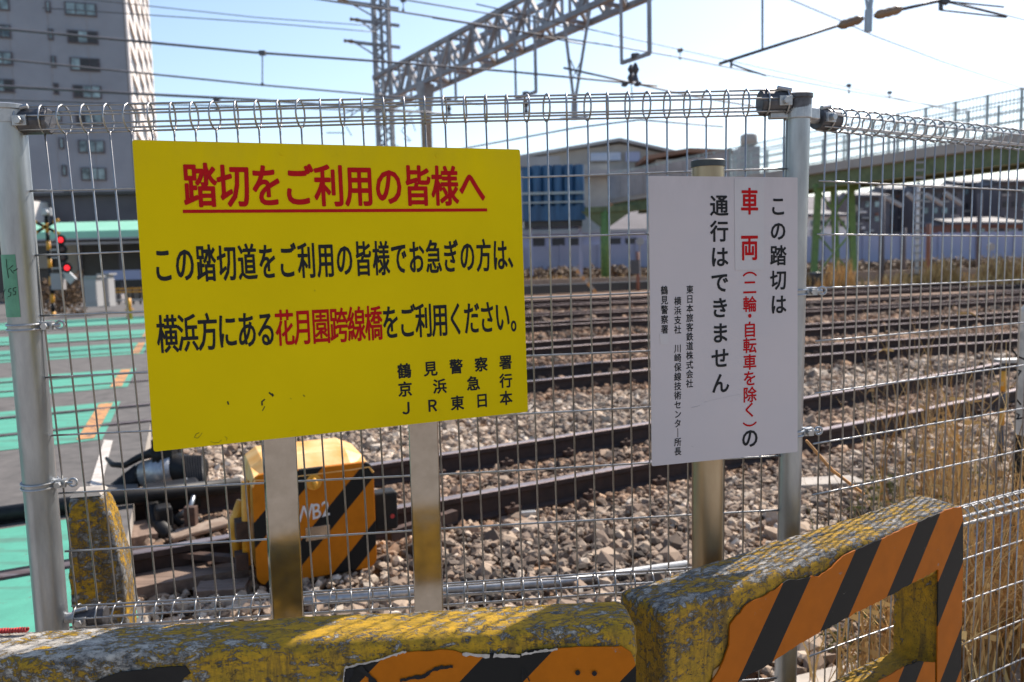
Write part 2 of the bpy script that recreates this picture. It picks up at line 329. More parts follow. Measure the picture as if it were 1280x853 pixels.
# glyph meshes from the built-in font, em box centred on (0,0)
_G = {}
def glyph(ch):
    if ch not in _G:
        c = bpy.data.curves.new('g', 'FONT'); c.body = ch; c.resolution_u = 3
        ob = bpy.data.objects.new('g', c); COL.objects.link(ob); bpy.context.view_layer.update()
        me = bpy.data.meshes.new_from_object(ob.evaluated_get(bpy.context.evaluated_depsgraph_get()))
        vs = [v.co.copy() for v in me.vertices]; xs = [v.x for v in vs] or [0]
        cx = .5 if ord(ch) > 0x2E00 else (min(xs)+max(xs))/2
        _G[ch] = ([(v.x-cx, v.y-.38) for v in vs], [tuple(p.vertices) for p in me.polygons])
        bpy.data.objects.remove(ob); bpy.data.curves.remove(c); bpy.data.meshes.remove(me)
    return _G[ch]
def glyphs(par, mat, fr, items, off, y, name='letter'):
    # items: (char, u, v, em_w, em_h[, shear]); heavier strokes are shifted copies, each a hair further out
    for it in items:
        ch, u, v, ew, eh = it[:5]; sh = it[5] if len(it) > 5 else 0
        if ch in ' \u3000': continue
        vs, fs = glyph(ch); mb = MB(); k = 8 if off > .02 else 6
        sh_ = [(0, 0)]+([(off*math.cos(6.283*q/k+.4), off*math.sin(6.283*q/k+.4)) for q in range(k)] if off else [])
        for q, (dx, dy) in enumerate(sh_):
            mb.add([fr.P(u+(a+dx)*ew, v+(b+dy*ew/eh)*eh+sh*a*ew, y-q*.00002) for a, b in vs], fs)
        mb.build(name, mat, par, fix=False)
def line_items(fr, text, p0, p1, ew, eh, y, n=None, vert=False):
    # characters spread evenly on the board between two measured centres
    u0, v0 = fr.hit(*p0, y); u1, v1 = fr.hit(*p1, y); n = n or len(text); sl = 0 if vert else (v1-v0)/(u1-u0)
    return [(c, u0+(u1-u0)*i/(n-1), v0+(v1-v0)*i/(n-1), ew, eh, sl) for i, c in enumerate(text)]
# ================================================================ THE PLACE
TH = math.radians(29); TV = Vector((math.cos(TH), math.sin(TH), 0)); NV = Vector((-math.sin(TH), math.cos(TH), 0)); ZV = Vector((0, 0, 1))
def TR(s, d, z=0): return TV*s + NV*d + ZV*z
def sd(p): return p.dot(TV), p.dot(NV)
# ---- ground sheets
mb = MB(); mb.add([(-700, -60, -.06), (900, -60, -.06), (900, 1200, -.06), (-700, 1200, -.06)], [(0, 1, 2, 3)])
g = struct(mb.build('ground', 'bed', fix=False), None)
# the crossing road runs across the tracks on the left
ZR_ = .158
E0 = at_z(128, 556, ZR_); E1 = at_z(182, 440, ZR_); E0.z = E1.z = 0; RD = (E1-E0).normalized(); RN = Vector((RD.y, -RD.x, 0))
def RP(a, b, z=0): p = E0 + RD*a + RN*b; p.z = z; return p        # along the road, across it (b = 0 is its right hand edge line)
mb = MB(); nseg = 40
for i in range(nseg):
    a0 = -5+i*1.5
    mb.add([RP(a0, -14, ZR_), RP(a0, .35, ZR_), RP(a0+1.5, .35, ZR_), RP(a0+1.5, -14, ZR_)], [(0, 1, 2, 3)])
road = struct(mb.build('road', 'asphalt', fix=False))
s_ = sd(at_z(172, 745, ZR_))[0]
mb = MB(); mb.prism([TR(s_-2.2, 3.6, -.05), TR(s_, 3.6, -.05), TR(s_, 5.6, -.05), TR(s_-2.2, 5.6, -.05)], (0, 0, ZR_+.052)); struct(mb.build('road', 'asphalt'))
mb = MB()
mb.add([RP(-5, -14, -.05), RP(-5, .35, -.05), RP(55, .35, -.05), RP(55, -14, -.05), RP(-5, -14, ZR_-.004), RP(-5, .35, ZR_-.004), RP(55, .35, ZR_-.004), RP(55, -14, ZR_-.004)],
       [(1, 2, 6, 5), (2, 3, 7, 6), (3, 0, 4, 7), (0, 1, 5, 4)])
struct(mb.build('road_edge', 'concrete', fix=False))
def edge_s(d, b):                                     # s where a line of constant d meets the line b of the road
    p0 = E0+RN*b; k = (d-p0.dot(NV))/RD.dot(NV); return (p0+RD*k).dot(TV)
# near rails sway a little: turnout
def off1(s): return .0065*max(s-1.3, 0)**2 if s < 14 else .0065*12.7**2+(s-14)*.165
def off2(s): return -.011*max(s-4.5, 0)**2 if s < 14 else -.011*9.5**2-(s-14)*.209
def off3(s): return -.010*max(s-6, 0)**2 if s < 13 else -.010*49-(s-13)*.14
TRK = [(4.60, off1, 1), (8.80, off2, 1), (12.2, off3, 1), (16.9, off3, 0), (20.6, off3, 0), (25.6, off3, 0), (30.0, off3, 0)]
G = 1.13
bands = [(514, 562), (472, 496), (438, 453), (421, 431), (403, 412)]
for y0, y1 in [(627, 760)]+bands:
    dA = sd(at_z(20, y1, ZR_))[1]; dB = sd(at_z(20, y0, ZR_))[1]
    if y1 == 760: dA = 3.72; dB = 5.5
    m2 = MB(); sA, sB = edge_s(dA, -.02), edge_s(dB, -.02)
    if y1 == 760: sA = sB = sd(at_z(172, 745, ZR_))[0]-.02
    m2.add([TR(sA-14, dA, ZR_+.005), TR(sA, dA, ZR_+.005), TR(sB, dB, ZR_+.005), TR(sB-14, dB, ZR_+.005)], [(0, 1, 2, 3)])
    struct(m2.build('road_marking', 'green_paint', fix=False))
    if y1 == 760: continue
    m2 = MB()                                         # orange dashes along the right hand edge
    sA, sB = edge_s(dA+.1, -.16), edge_s(dB-.1, -.16)
    m2.add([TR(sA-.07, dA+.1, ZR_+.010), TR(sA+.07, dA+.1, ZR_+.010), TR(sB+.07, dB-.1, ZR_+.010), TR(sB-.07, dB-.1, ZR_+.010)], [(0, 1, 2, 3)])
    struct(m2.build('road_marking', 'orange_paint2', fix=False))
m2 = MB(); m2.add([at_z(112, 607, ZR_+.006), at_z(126, 609, ZR_+.006), at_z(141, 551, ZR_+.006), at_z(130, 550, ZR_+.006)], [(0, 1, 2, 3)])
struct(m2.build('road_marking', 'white_paint', fix=False))
# concrete margin in front of the ballast
mb = MB(); pts = [(-1.2, 2.45), (3.2, 2.6), (3.2, 1.9), (-1.2, 1.9)]
mb.prism([(-1.15, 1.95, -.05), (4.5, 2.05, -.05), (5.2, 3.7, -.05), (2.2, 3.45, -.05), (.9, 2.95, -.05), (-1.05, 3.1, -.05)], (0, 0, .075))
struct(mb.build('pavement', 'concrete'))
mb = MB(); mb.add([(-9, -6, .0), (12, -6, .0), (12, 1.9, .0), (-9, 1.9, .0)], [(0, 1, 2, 3)]); struct(mb.build('pavement', 'lane', fix=False))
# ---- railway tracks
RPROF = [(-.060, 0), (.060, 0), (.060, .012), (.010, .026), (.009, .115), (.032, .128), (.033, .160), (.028, .165), (-.028, .165), (-.033, .160), (-.032, .128), (-.009, .115), (-.010, .026), (-.060, .012)]
def rail(d, off, s0, s1, par):
    mb = MB(); S = []; s = s0
    while s < s1: S.append(s); s += .8 if s < 16 else 6
    S.append(s1); n = len(RPROF)
    for i, s in enumerate(S):
        for (a, z) in RPROF: mb.v.append(TR(s, d+off(s)+a, z+.01))
    for i in range(len(S)-1):
        for k in range(n):
            l = (k+1) % n; mb.f.append((i*n+k, i*n+l, (i+1)*n+l, (i+1)*n+k)); mb.m.append(1 if k in (6, 7, 8) else 0)
    for b in (0, (len(S)-1)*n): mb.f.append(tuple(range(b, b+n))); mb.m.append(0)
    return mb.build('rail', ['rail_side', 'rail_top'], par)
def sleeper_mb():
    mb = MB(); L = .98; w = .12
    for (x0, x1) in ((-L, -.35), (-.35, .35), (.35, L)):
        zt = .012 if abs(x0+x1) > .1 else .0
        mb.add([(-w, x0, -.08), (w, x0, -.08), (w, x1, -.08), (-w, x1, -.08), (-w*.82, x0, zt), (w*.82, x0, zt), (w*.82, x1, zt), (-w*.82, x1, zt)],
               [(0, 3, 2, 1), (4, 5, 6, 7), (0, 1, 5, 4), (1, 2, 6, 5), (2, 3, 7, 6), (3, 0, 4, 7)])
    return mb
names = ['nearest railway track curving away behind the fence and the striped point machine', 'second railway track from the fence, beyond the pale ballast strip', 'third railway track from the fence, with rust brown ballast',
         'fourth railway track from the fence, seen above the third as a thin dark pair', 'fifth railway track from the fence', 'sixth railway track, narrow dark line below the far bank', 'farthest railway track, next to the grassy bank']
sl_me = cl_me = None
for ti, (d, off, near) in enumerate(TRK):
    r = root('railway_track', TR(0, d), names[ti], 'railway track', 'railway tracks beyond the fence')
    edge = edge_s(d, .35)
    rail(d, off, -22, 240, r); rail(d+G, off, -22, 240, r)
    if near:
        s = edge+.45; first = None; k = 0
        while s < (17 if ti == 0 else 24):
            c = TR(s, d+G/2+off(s)); yaw = TH+math.atan((off(s+.5)-off(s-.5)))
            if first is None:
                first = sleeper_mb().build('sleeper', 'sleeper', r, local=True, loc=c-r.location); first.rotation_euler = (0, 0, yaw)
                bevel(first, .01, 1)
                cm = MB()
                for q in (-1, 1):
                    for e in (-1, 1):
                        cm.box((0, q*G/2+e*.085, .055), .05, .022, .016); cm.tube([(0, q*G/2+e*.085, .06), (0, q*G/2+e*.085, .095)], .014, 6)
                clip = cm.build('rail_clip', 'rust', first, local=True); clip['kind'] = 'stuff'; o = first
            else:
                o = clone(first, r, c-r.location+Vector((0, 0, random.uniform(-.012, .006))), (0, 0, yaw+random.uniform(-.02, .02)))
                cc = clip.copy(); COL.objects.link(cc); cc.parent = o
            s += .6; k += 1
# flangeway edges: dark slots beside the rails through the road
for ti, (d, off, near) in enumerate(TRK[:5]):
    for q in (0, G):
        mb = MB(); e = edge_s(d+q, .3) if ti else sd(at_z(172, 745, ZR_))[0]
        for sgn in (1, -1):
            a, b = (.036, .10) if (sgn == 1) == (q == 0) else (.036, .055)
            mb.add([TR(e-14, d+q+sgn*a, ZR_+.0085), TR(e, d+q+sgn*a, ZR_+.0085), TR(e, d+q+sgn*b, ZR_+.0085), TR(e-14, d+q+sgn*b, ZR_+.0085)], [(0, 1, 2, 3)])
        struct(mb.build('road_joint', 'black_rubber', fix=False))
# the road is raised to rail height between the rails: panels
def raise_panel(d0, d1, z, mat, nm='road_panel'):
    k = 0; sA, sB = edge_s(d0, 0), edge_s(d1, 0)
    mb = MB(); L = 14
    mb.prism([TR(sA-L, d0, -.03), TR(sA, d0, -.03), TR(sB, d1, -.03), TR(sB-L, d1, -.03)], (0, 0, z+.03))
    return struct(mb.build(nm, mat))
# ---- ballast
def in_road(x, y):
    dx = x-E0.x; dy = y-E0.y; return (dx*RN.x+dy*RN.y) < .42
ico = bmesh.new(); bmesh.ops.create_icosphere(ico, subdivisions=1, radius=1); IV = np.array([v.co[:] for v in ico.verts]); IF = np.array([[v.index for v in f.verts] for f in ico.faces]); ico.free()
def tonefield(s, d):
    t = .50+.0*s
    t = t+np.where((d > 5.95+.0065*np.clip(s-1.3, 0, 20)**2) & (d < 8.0), .14, 0)     # pale fresh stone between the first two tracks
    t = t-np.where(d > 8.3, .05, 0)-np.where(d > 12, .10, 0)
    return t
def stones(n_per, y0, y1, size, flat=.75, zoff=0.0):
    X, Y = [], []; area = .5*(y1*y1-y0*y0)*1.50+1.0*(y1-y0); n = int(area*n_per)
    y = np.sqrt(rng.uniform(y0*y0, y1*y1, n)); x = rng.uniform(-1, 1, n)*(.75*y+.5); 
    p = np.stack([x, y], 1); s = x*TV.x+y*TV.y; d = x*NV.x+y*NV.y
    ok = ~np.array([in_road(a, b) for a, b in p]); ok &= ~((y < 3.05) & (x > -1.2)) & ~((y < 3.5+.12*(x-2.2)) & (x > .9+(y-2.95)*2.6))
    rows_z = np.zeros(n)
    for (dd, off, near) in TRK:
        oo = np.array([off(q) for q in s])
        for q in (0, G): ok &= np.abs(d-dd-oo-q) > .075
        if near: mid = np.abs(d-dd-oo-G/2) < 1.0; rows_z[mid] -= .004
    ok &= ~(in_box(x, y)); s, d, x, y, rows_z = s[ok], d[ok], x[ok], y[ok], rows_z[ok]
    return x, y, s, d, rows_z
def in_box(x, y):
    u = (x+1.318)*.907+(y-4.056)*.42; v = -(x+1.318)*.42+(y-4.056)*.907
    return (u > 0) & (u < .62) & (v > 0) & (v < .42)
AX, AY, AZ, AS, AT = [], [], [], [], []
def rustfield(s, d):
    r = np.where(d > 8.2, .85, .15)
    for (dd, off, near) in TRK[:2]:
        oo = np.array([off(q) for q in s]); r = np.maximum(r, .75*np.exp(-((np.abs(d-dd-oo-G/2)-G/2)/.28)**2)); r = np.where(np.abs(d-dd-oo-G/2) < G/2, np.maximum(r, .55), r)
    return np.clip(r+rng.normal(0, .15, len(s)), 0, 1)
for (dens, y0, y1, sz) in ((980, 2.6, 6.5, .0232), (540, 6.5, 10.5, .028), (150, 10.5, 17, .040), (42, 17, 30, .058)):
    x, y, s, d, rz = stones(dens, y0, y1, sz); n = len(x)
    hf = np.array([noise.noise((a*1.3, b*1.3, 0)) for a, b in zip(x, y)])
    tf = np.array([noise.noise((a*.9+7, b*.9, 3.3)) for a, b in zip(x, y)])
    AX.append(x); AY.append(y); AZ.append(hf*.02+rz+rng.uniform(-.012, .02, n)); AS.append(sz*np.exp(rng.normal(0, .38, n)))
    AT.append(np.clip(tonefield(s, d)+tf*.28+rng.normal(0, .26, n), 0, 1))
AX, AY, AZ, AS, AT = map(np.concatenate, (AX, AY, AZ, AS, AT))
order = np.argsort(-(AS/AY)); AX, AY, AZ, AS, AT = AX[order], AY[order], AZ[order], AS[order], AT[order]
def rotmats(n):
    q = rng.normal(size=(n, 4)); q /= np.linalg.norm(q, axis=1)[:, None]; a, b, c, d = q.T
    return np.stack([np.stack([1-2*(c*c+d*d), 2*(b*c-a*d), 2*(b*d+a*c)], 1), np.stack([2*(b*c+a*d), 1-2*(b*b+d*d), 2*(c*d-a*b)], 1), np.stack([2*(b*d-a*c), 2*(c*d+a*b), 1-2*(b*b+c*c)], 1)], 1)
def stone_mesh(name, x, y, z, s, t, ru=None):
    n = len(x); Rm = rotmats(n); J = IV[None]*(1+rng.uniform(-.34, .34, (n, 12, 1))); J = J*rng.uniform(.55, 1.15, (n, 1, 3))
    V = np.einsum('nij,nvj->nvi', Rm, J)*s[:, None, None]; V[:, :, 2] *= .85; V += np.stack([x, y, z], 1)[:, None]
    Fc = (IF[None]+(np.arange(n)*12)[:, None, None]).reshape(-1, 3)
    me = bpy.data.meshes.new(name); me.vertices.add(n*12); me.vertices.foreach_set('co', V.reshape(-1)); k = len(Fc)
    me.loops.add(k*3); me.loops.foreach_set('vertex_index', Fc.reshape(-1).astype(np.int32)); me.polygons.add(k)
    me.polygons.foreach_set('loop_start', np.arange(k, dtype=np.int32)*3); me.polygons.foreach_set('use_smooth', np.zeros(k, dtype=bool)); me.update(calc_edges=True)
    at = me.attributes.new('tone', 'FLOAT', 'POINT'); at.data.foreach_set('value', np.repeat(t, 12).astype(np.float32)); me.materials.append(M['stone'])
    a2 = me.attributes.new('rust', 'FLOAT', 'POINT'); a2.data.foreach_set('value', np.repeat(rustfield(x*TV.x+y*TV.y, x*NV.x+y*NV.y) if ru is None else np.full(n, ru), 12).astype(np.float32))
    return me
NB = 300
bal = bpy.data.objects.new('ballast', stone_mesh('ballast', AX[NB:], AY[NB:], AZ[NB:], AS[NB:], AT[NB:])); COL.objects.link(bal)
tag(bal, 'loose tan and grey ballast stones covering the ground between the rails', 'ballast', kind='stuff'); MWORLD[bal.name] = Matrix.Identity(4)
kinds = [stone_mesh('stone', np.zeros(1), np.zeros(1), np.zeros(1), np.array([1.]), np.array([q]), .2) for q in np.linspace(.2, .95, 16)]
for i in range(NB):
    o = bpy.data.objects.new('stone', kinds[min(15, max(0, int(AT[i]*16)))]); COL.objects.link(o); o.parent = bal
    o.location = (AX[i], AY[i], AZ[i]); o.scale = (AS[i],)*3; o.rotation_euler = (random.uniform(-.3, .3), random.uniform(-.3, .3), random.uniform(0, 6.3))

# ================================================================ FENCES
RC = .033                                              # radius of the rolled top and bottom
def fence(fr, pitch, rowp, n, label, u_a, u_b, sc=1, lower=4, group=None, ghost=0):
    r = root('wire_fence', None, label, 'wire fence', 'roll top wire mesh fences', fr.M)
    rc = RC*sc; gap = .133*sc; yb = -7*rowp
    mb = MB(); pts = []
    zt = gap+rc
    for k in range(14): a = -math.pi/2+.05+2*math.pi*k/13.4; pts.append((0, math.cos(a)*rc, zt+math.sin(a)*rc))
    pts.reverse(); pts += [(0, 0, gap), (0, 0, yb-.002)]
    zb = yb-rc
    for k in range(13): a = math.pi/2+2*math.pi*k/12; pts.append((0, math.cos(a)*rc, zb+math.sin(a)*rc))
    mb.tube(pts, .0024*sc, 6); mb.tube([(0, .001, yb-2*rc), (0, .001, yb-2*rc-lower*rowp)], .0024*sc, 5)
    first = mb.build('upright_wire', 'wire', r, local=True, smooth=True, loc=(0, 0, 0), fix=False)
    for i in range(1, n): clone(first, r, (i*pitch+random.uniform(-.0012, .0012), random.uniform(-.001, .001), 0), (0, random.uniform(-.0015, .0015), random.uniform(-.16, .16)))
    L = u_b-u_a
    def hw(y, z, rad=.0026):
        m = MB(); P_ = []; ph = random.uniform(0, 6)
        for k in range(25):
            u = u_a+L*k/24; P_.append((u, y+.0012*math.sin(u*9+ph), z+.0015*math.sin(u*3.1+ph)))
        m.tube(P_, rad*sc, 6); return m.build('cross_wire', 'wire', r, local=True, smooth=True, fix=False)
    for k in range(8): hw(-.0035*sc, -k*rowp)
    for a in (100, 48, -15, -75, -130, 165): hw(math.cos(math.radians(a))*(rc-.003*sc), zt+math.sin(math.radians(a))*(rc-.003*sc))
    for a in (20, -30, -90, -150, 160): hw(math.cos(math.radians(a))*(rc-.003*sc), zb+math.sin(math.radians(a))*(rc-.003*sc))
    for k in range(1, lower+1): hw(-.0035*sc, yb-2*rc-k*rowp+.03)
    return r
MA = [[0.99697, 0.03232, -0.0708], [-0.04223, 0.9888, -0.14315], [0.06538, 0.1457, 0.98717]]
FM = cframe([-1.1549, -0.3573, 1.9766], MA)
MS = [[0.86951, 0.01471, -0.4937], [-0.05907, 0.99548, -0.07438], [0.49037, 0.09384, 0.86644]]
FS = cframe([0.8779, -0.4507, 2.3239], MS, .95)
f1 = fence(FM, .05, .15, 38, 'long wire mesh fence panel behind both notice boards, with rolled top', -.012, 1.862)
f2 = fence(FS, .0475, .1425, 56, 'wire mesh fence panel running away to the right of the corner post', -.025, 2.66, .97)
def end_clamp(r, fr, u, z, sgn, rad=.03, L=.075):
    # sleeve inside the rolled edge, with its bracket and bolt
    mb = MB(); mb.tube([(u, 0, z), (u+sgn*L, 0, z)], rad, 18); o = mb.build('end_sleeve', 'dark_steel', r, local=True, smooth=False); bevel(o, .003)
    mb = MB(); mb.tube([(u-sgn*.04, 0, z), (u+sgn*.01, 0, z)], .014, 10); mb.box((u+sgn*.02, -rad-.002, z), .016, .004, .012); mb.tube([(u+sgn*.02, -rad-.002, z), (u+sgn*.02, -rad-.016, z)], .0095, 6)
    mb.tube([(u+sgn*.0, -rad*.6, z+rad*.9), (u+sgn*.035, -rad*.5, z+rad*1.15)], .006, 6); bevel(mb.build('clamp_bolt', 'galv', r, local=True), .001)
end_clamp(f1, FM, -.008, .162, 1); end_clamp(f1, FM, -.005, -1.083, 1, .025); end_clamp(f1, FM, 1.86, .166, -1, .029)
end_clamp(f2, FS, -.035, .16, 1, .028); end_clamp(f2, FS, -.03, -1.03, 1, .026)
# small cut stub of wire above the first sleeve
def post(label, pa, pb, rad, cap_m, bands, side, tape=False):
    a = FM.P(*pa); b = FM.P(*pb); d = (b-a).normalized(); b = a+d*((a.z+.05)/-d.z) if b.z > 0 else b
    r = root('fence_post', (b.x, b.y, 0), label, 'fence post', 'round galvanised fence posts')
    up = -d; top = a
    mb = MB(); mb.tube([b, b+(a-b)*.3, b+(a-b)*.7, top-up*.012], rad, 36, True); mb.build('post_tube', 'galv_dull', r, smooth=True).modifiers.new('e', 'EDGE_SPLIT').split_angle = .9
    mb = MB(); mb.tube([top-up*.035, top-up*.006, top-up*.003, top+up*.006, top+up*.009], [rad+.003, rad+.003, rad+.006, rad+.006, rad*.9], 32); o = mb.build('post_cap', cap_m, r, smooth=True); o.modifiers.new('e', 'EDGE_SPLIT').split_angle = .7
    for v in bands:
        c = a+d*((pa[1]-v)); mb = MB(); n = 40
        for q in (-.006, .006): mb.tube([c+up*q+(FM.ex*math.cos(t)+FM.ey*math.sin(t))*(rad+.003) for t in [2*math.pi*k/n for k in range(n)]], .0028, 6, closed=True)
        mb.tube([c-up*.007, c+up*.007], rad+.0018, 32)
        e = FM.ex*side; o_ = c+e*(rad+.014)-FM.ey*.004
        mb.box(o_, .014, .009, .010, (FM.ex, FM.ey, ZV)); mb.tube([o_-FM.ey*.01, o_-FM.ey*.022], .008, 6); mb.tube([o_+e*.010, o_+e*.030], .0045, 8)
        mb.tube([o_+e*.030+(FM.ex*math.cos(t)+ZV*math.sin(t))*.010 for t in [2*math.pi*k/14 for k in range(14)]], .003, 6, closed=True)
        mb.build('band_clamp', 'galv', r, smooth=False)
    if tape:
        mb = MB(); n = 22; c0 = FM.hit(14, 318)[1]; c1 = FM.hit(20, 395)[1]
        A_ = a+d*(pa[1]-c0); B_ = a+d*(pa[1]-c1)
        for k in range(n+1):
            t = math.pi*.55+math.pi*1.02*k/n
            for q in (A_, B_): mb.v.append(q+(FM.ex*math.cos(t)+FM.ey*math.sin(t))*(rad+.0012))
        for k in range(n): mb.f.append((2*k, 2*k+1, 2*k+3, 2*k+2)); mb.m.append(0)
        tp = mb.build('green_tape', 'green_tape', r, smooth=True); tag(tp, 'green tape with a handwritten mark')
        def on(px, py):                               # a pen point on the tube's face
            dd = ray(px, py); oc = CAM-A_; ax = d
            A2 = dd-ax*dd.dot(ax); C2 = oc-ax*oc.dot(ax); qa = A2.dot(A2); qb = 2*A2.dot(C2); qc = C2.dot(C2)-(rad+.0022)**2; D = qb*qb-4*qa*qc
            return CAM+dd*((-qb-math.sqrt(max(D, 0)))/(2*qa))
        mb = MB()
        for st in ([(7.5, 324), (8.6, 336), (10.5, 348)], [(10, 337), (13.5, 334), (16, 332)], [(13, 337), (15, 340), (17, 342)], [(16.5, 339), (19, 338), (22, 336)],
                   [(3.2, 373), (4.5, 367), (6, 362)], [(8.8, 372.5), (9.2, 373)], [(14, 361), (10.8, 361.5), (10.6, 365), (13.5, 366), (13.2, 370), (10, 371)], [(20, 359.5), (16.4, 360.5), (16.3, 364), (19.4, 364.6), (19.2, 368.5), (16, 369)]):
            mb.tube([on(*q) for q in st], .0007, 4)
        mb.build('handwriting', 'black_print', tp)
    return r
p1 = post('stout grey fence post at the left edge with green tape and two band clamps', (-.028, .195), (-.067, -1.092), .0385, 'galv', (FM.hit(35, 408)[1], FM.hit(50, 605)[1]), 1, True)
p2 = post('slimmer grey corner fence post beside the white notice board', (1.885, .178), (1.879, -1.044), .0295, 'dark_steel', (FM.hit(990, 365)[1], FM.hit(988, 540)[1]), 1)
mb = MB(); c = FM.P(1.885, .140); mb.tube([c-ZV*.018, c+ZV*.018], .033, 30); mb.bar(c-FM.ex*.075, c+FM.ex*.02, .022, .03); mb.bar(c, c+FS.ex*.07, .02, .028); bevel(mb.build('top_band', 'galv', p2), .003)

# ================================================================ NOTICE BOARDS
MY = [[0.92276, 0.0323, -0.38402], [-0.06413, 0.99546, -0.07038], [0.38001, 0.08958, 0.92064]]
FY = cframe([-0.7827, -0.4143, 1.7], MY, .95)
ys = root('notice_board', None, 'yellow notice board with red heading and black lettering on two square posts', 'notice board', None, FY.M)
c4 = [FY.hit(*q) for q in ((165, 175), (650, 187), (660, 515), (192, 565))]
def board(par, corners, th, mat, name='panel', y=0, rnd=.006):
    mb = MB(); poly = []; n = len(corners)
    for i in range(n):
        p = Vector(corners[i]); a = (Vector(corners[i-1])-p).normalized()*rnd; b = (Vector(corners[(i+1) % n])-p).normalized()*rnd
        for t in (0, .25, .5, .75, 1): q = p+a*(1-t)**2+b*t**2; poly.append((q.x, y, q.y))
    mb.prism(poly, (0, th, 0)); o = mb.build(name, mat, par, local=True); return o
board(ys, c4, .0025, 'yellow_sheet')
PL = ys; YT = -.0007
red = MB(); blk = MB()
glyphs(ys, 'red_print', FY, line_items(FY, '踏切をご利用の皆様へ', (250, 231.5), (590, 232.5), .0655, .0935, YT, 10), .030, YT)
q = [FY.hit(*p, YT) for p in ((228.5, 262.4), (609, 260.7), (609, 264.6), (228.5, 266.6))]; red.add([FY.P(a, b, YT) for a, b in q], [(3, 2, 1, 0)])
glyphs(ys, 'black_print', FY, line_items(FY, 'この踏切道をご利用の皆様でお急ぎの方は', (204, 330.5), (625, 318.8), .0385, .0800, YT, 19), .030, YT)
u, v = FY.hit(636.8, 332, YT); glyphs(ys, 'black_print', FY, [('、', u+.0150, v+.030, .0385, .0800)], .03, YT)
L3 = '横浜方にある花月園跨線橋をご利用ください'; it = line_items(FY, L3, (209.2, 417.5), (628, 395.5), .0405, .0815, YT, 20)
glyphs(ys, 'black_print', FY, it[:6]+it[12:], .026, YT); glyphs(ys, 'red_print', FY, it[6:12], .026, YT)
u, v = FY.hit(642, 406, YT); glyphs(ys, 'black_print', FY, [('。', u+.0125, v+.020, .0405, .0815)], .026, YT)
glyphs(ys, 'black_print', FY, line_items(FY, '鶴見警察署', (505.4, 463.8), (632, 453), .0335, .0355, YT), .028, YT)
glyphs(ys, 'black_print', FY, line_items(FY, '京浜急行', (506.5, 486.6), (632.4, 476), .0335, .0355, YT), .028, YT)
glyphs(ys, 'black_print', FY, line_items(FY, 'ＪＲ東日本', (508, 510.2), (632.6, 497.7), .0335, .0355, YT), .028, YT)
red.build('underline', 'red_print', ys, fix=False)
# scuffs: dry flakes of dirt low on the board
mb = MB()
def scuff(fr, pts, wd, y=-.0006):
    ps = [fr.hit(*p, y) for p in pts]
    for i in range(len(ps)-1):
        a = Vector(ps[i]); b = Vector(ps[i+1]); d = (b-a).normalized(); n_ = Vector((-d.y, d.x))*wd*random.uniform(.5, 1.1)
        mb.add([fr.P(*(a+n_), y), fr.P(*(b+n_*.6), y), fr.P(*(b-n_), y), fr.P(*(a-n_*.5), y)], [(0, 1, 2, 3)])
    mb.cut()
scuff(FY, [(336, 491), (339, 493), (342, 495)], .003); scuff(FY, [(331, 499), (327, 503), (328, 507)], .0025); scuff(FY, [(331, 508), (328, 514)], .0013); scuff(FY, [(284, 502), (286, 506)], .002)
scuff(FY, [(253, 541), (250, 545), (247, 548), (243, 547), (245, 543), (249, 541)], .0007); scuff(FY, [(263, 552), (268, 554), (274, 553), (277, 550)], .0005); scuff(FY, [(281, 546), (284, 548), (283, 551)], .0005)
scuff(FY, [(363, 498), (364, 499)], .001); scuff(FY, [(379, 494), (381, 496)], .001); scuff(FY, [(393, 363), (394, 364)], .001)
mb.each('scuff_mark', 'black_print', ys, fix=False)
# rivets
mb = MB()
for (px, py) in ((352, 192), (546, 195), (366, 540), (548, 514)):
    u, v = FY.hit(px, py); mb.tube([FY.P(u, v, 0), FY.P(u, v, -.0015)], .004, 12); mb.cut()
mb.each('rivet', 'yellow_sheet', ys)
for (u0, u1) in ((.220, .288), (.542, .624)):
    mb = MB(); w = (u1-u0)
    a = FY.P((u0+u1)/2, -.02, .026 if u0 < .4 else .040); b = Vector((a.x-.005, a.y+.0, -.05)); sk = .0
    dx = FY.ex.copy(); 
    if u0 > .4: dx = (FY.ex*math.cos(.32)-FY.ey*math.sin(.32)).normalized()
    dy = ZV.cross(dx); hw_ = .034; hd = .021
    poly = []
    for (sx, sy) in ((-1, -1), (1, -1), (1, 1), (-1, 1)): poly.append(a+dx*hw_*sx+dy*hd*sy)
    mb.prism([p+(b-a) for p in poly], a-b); o = mb.build('sign_post', 'stainless', ys); bevel(o, .004, 3)
# ---- white board
MW = [[0.95731, 0.02539, -0.28795], [-0.04643, 0.99671, -0.06646], [0.28532, 0.07699, 0.95534]]
FW = cframe([0.319, -0.386, 1.93], MW, .95)
ws = root('notice_board', None, 'white notice board with vertical black and red lettering on a round pipe', 'notice board', None, FW.M)
board(ws, [FW.hit(*q) for q in ((811, 220), (997, 222), (997, 565), (815, 583))], .0025, 'white_sheet', rnd=.004)
board(ws, [FW.hit(*q, -.001) for q in ((918, 223.3), (955.3, 223.7), (955, 337.5), (919, 337.8))], .0006, 'white_patch', 'patch_sheet', y=-.001, rnd=.0015)
board(ws, [FW.hit(*q, -.0008) for q in ((824.6, 417.6), (835.4, 417.4), (835.7, 430.6), (825.5, 430.8))], .0005, 'white_patch', 'sticker', y=-.0008, rnd=.001)
red = MB(); blk = MB(); YT = -.0022
def vline(mt, text, p0, p1, ew, eh, off, n=None, y=-.0006): glyphs(ws, mt, FW, line_items(FW, text, p0, p1, ew, eh, y, n, True), off, y)
vline('black_print', 'この踏切は', (972.6, 257.6), (973.2, 380.6), .0455, .0495, .024)
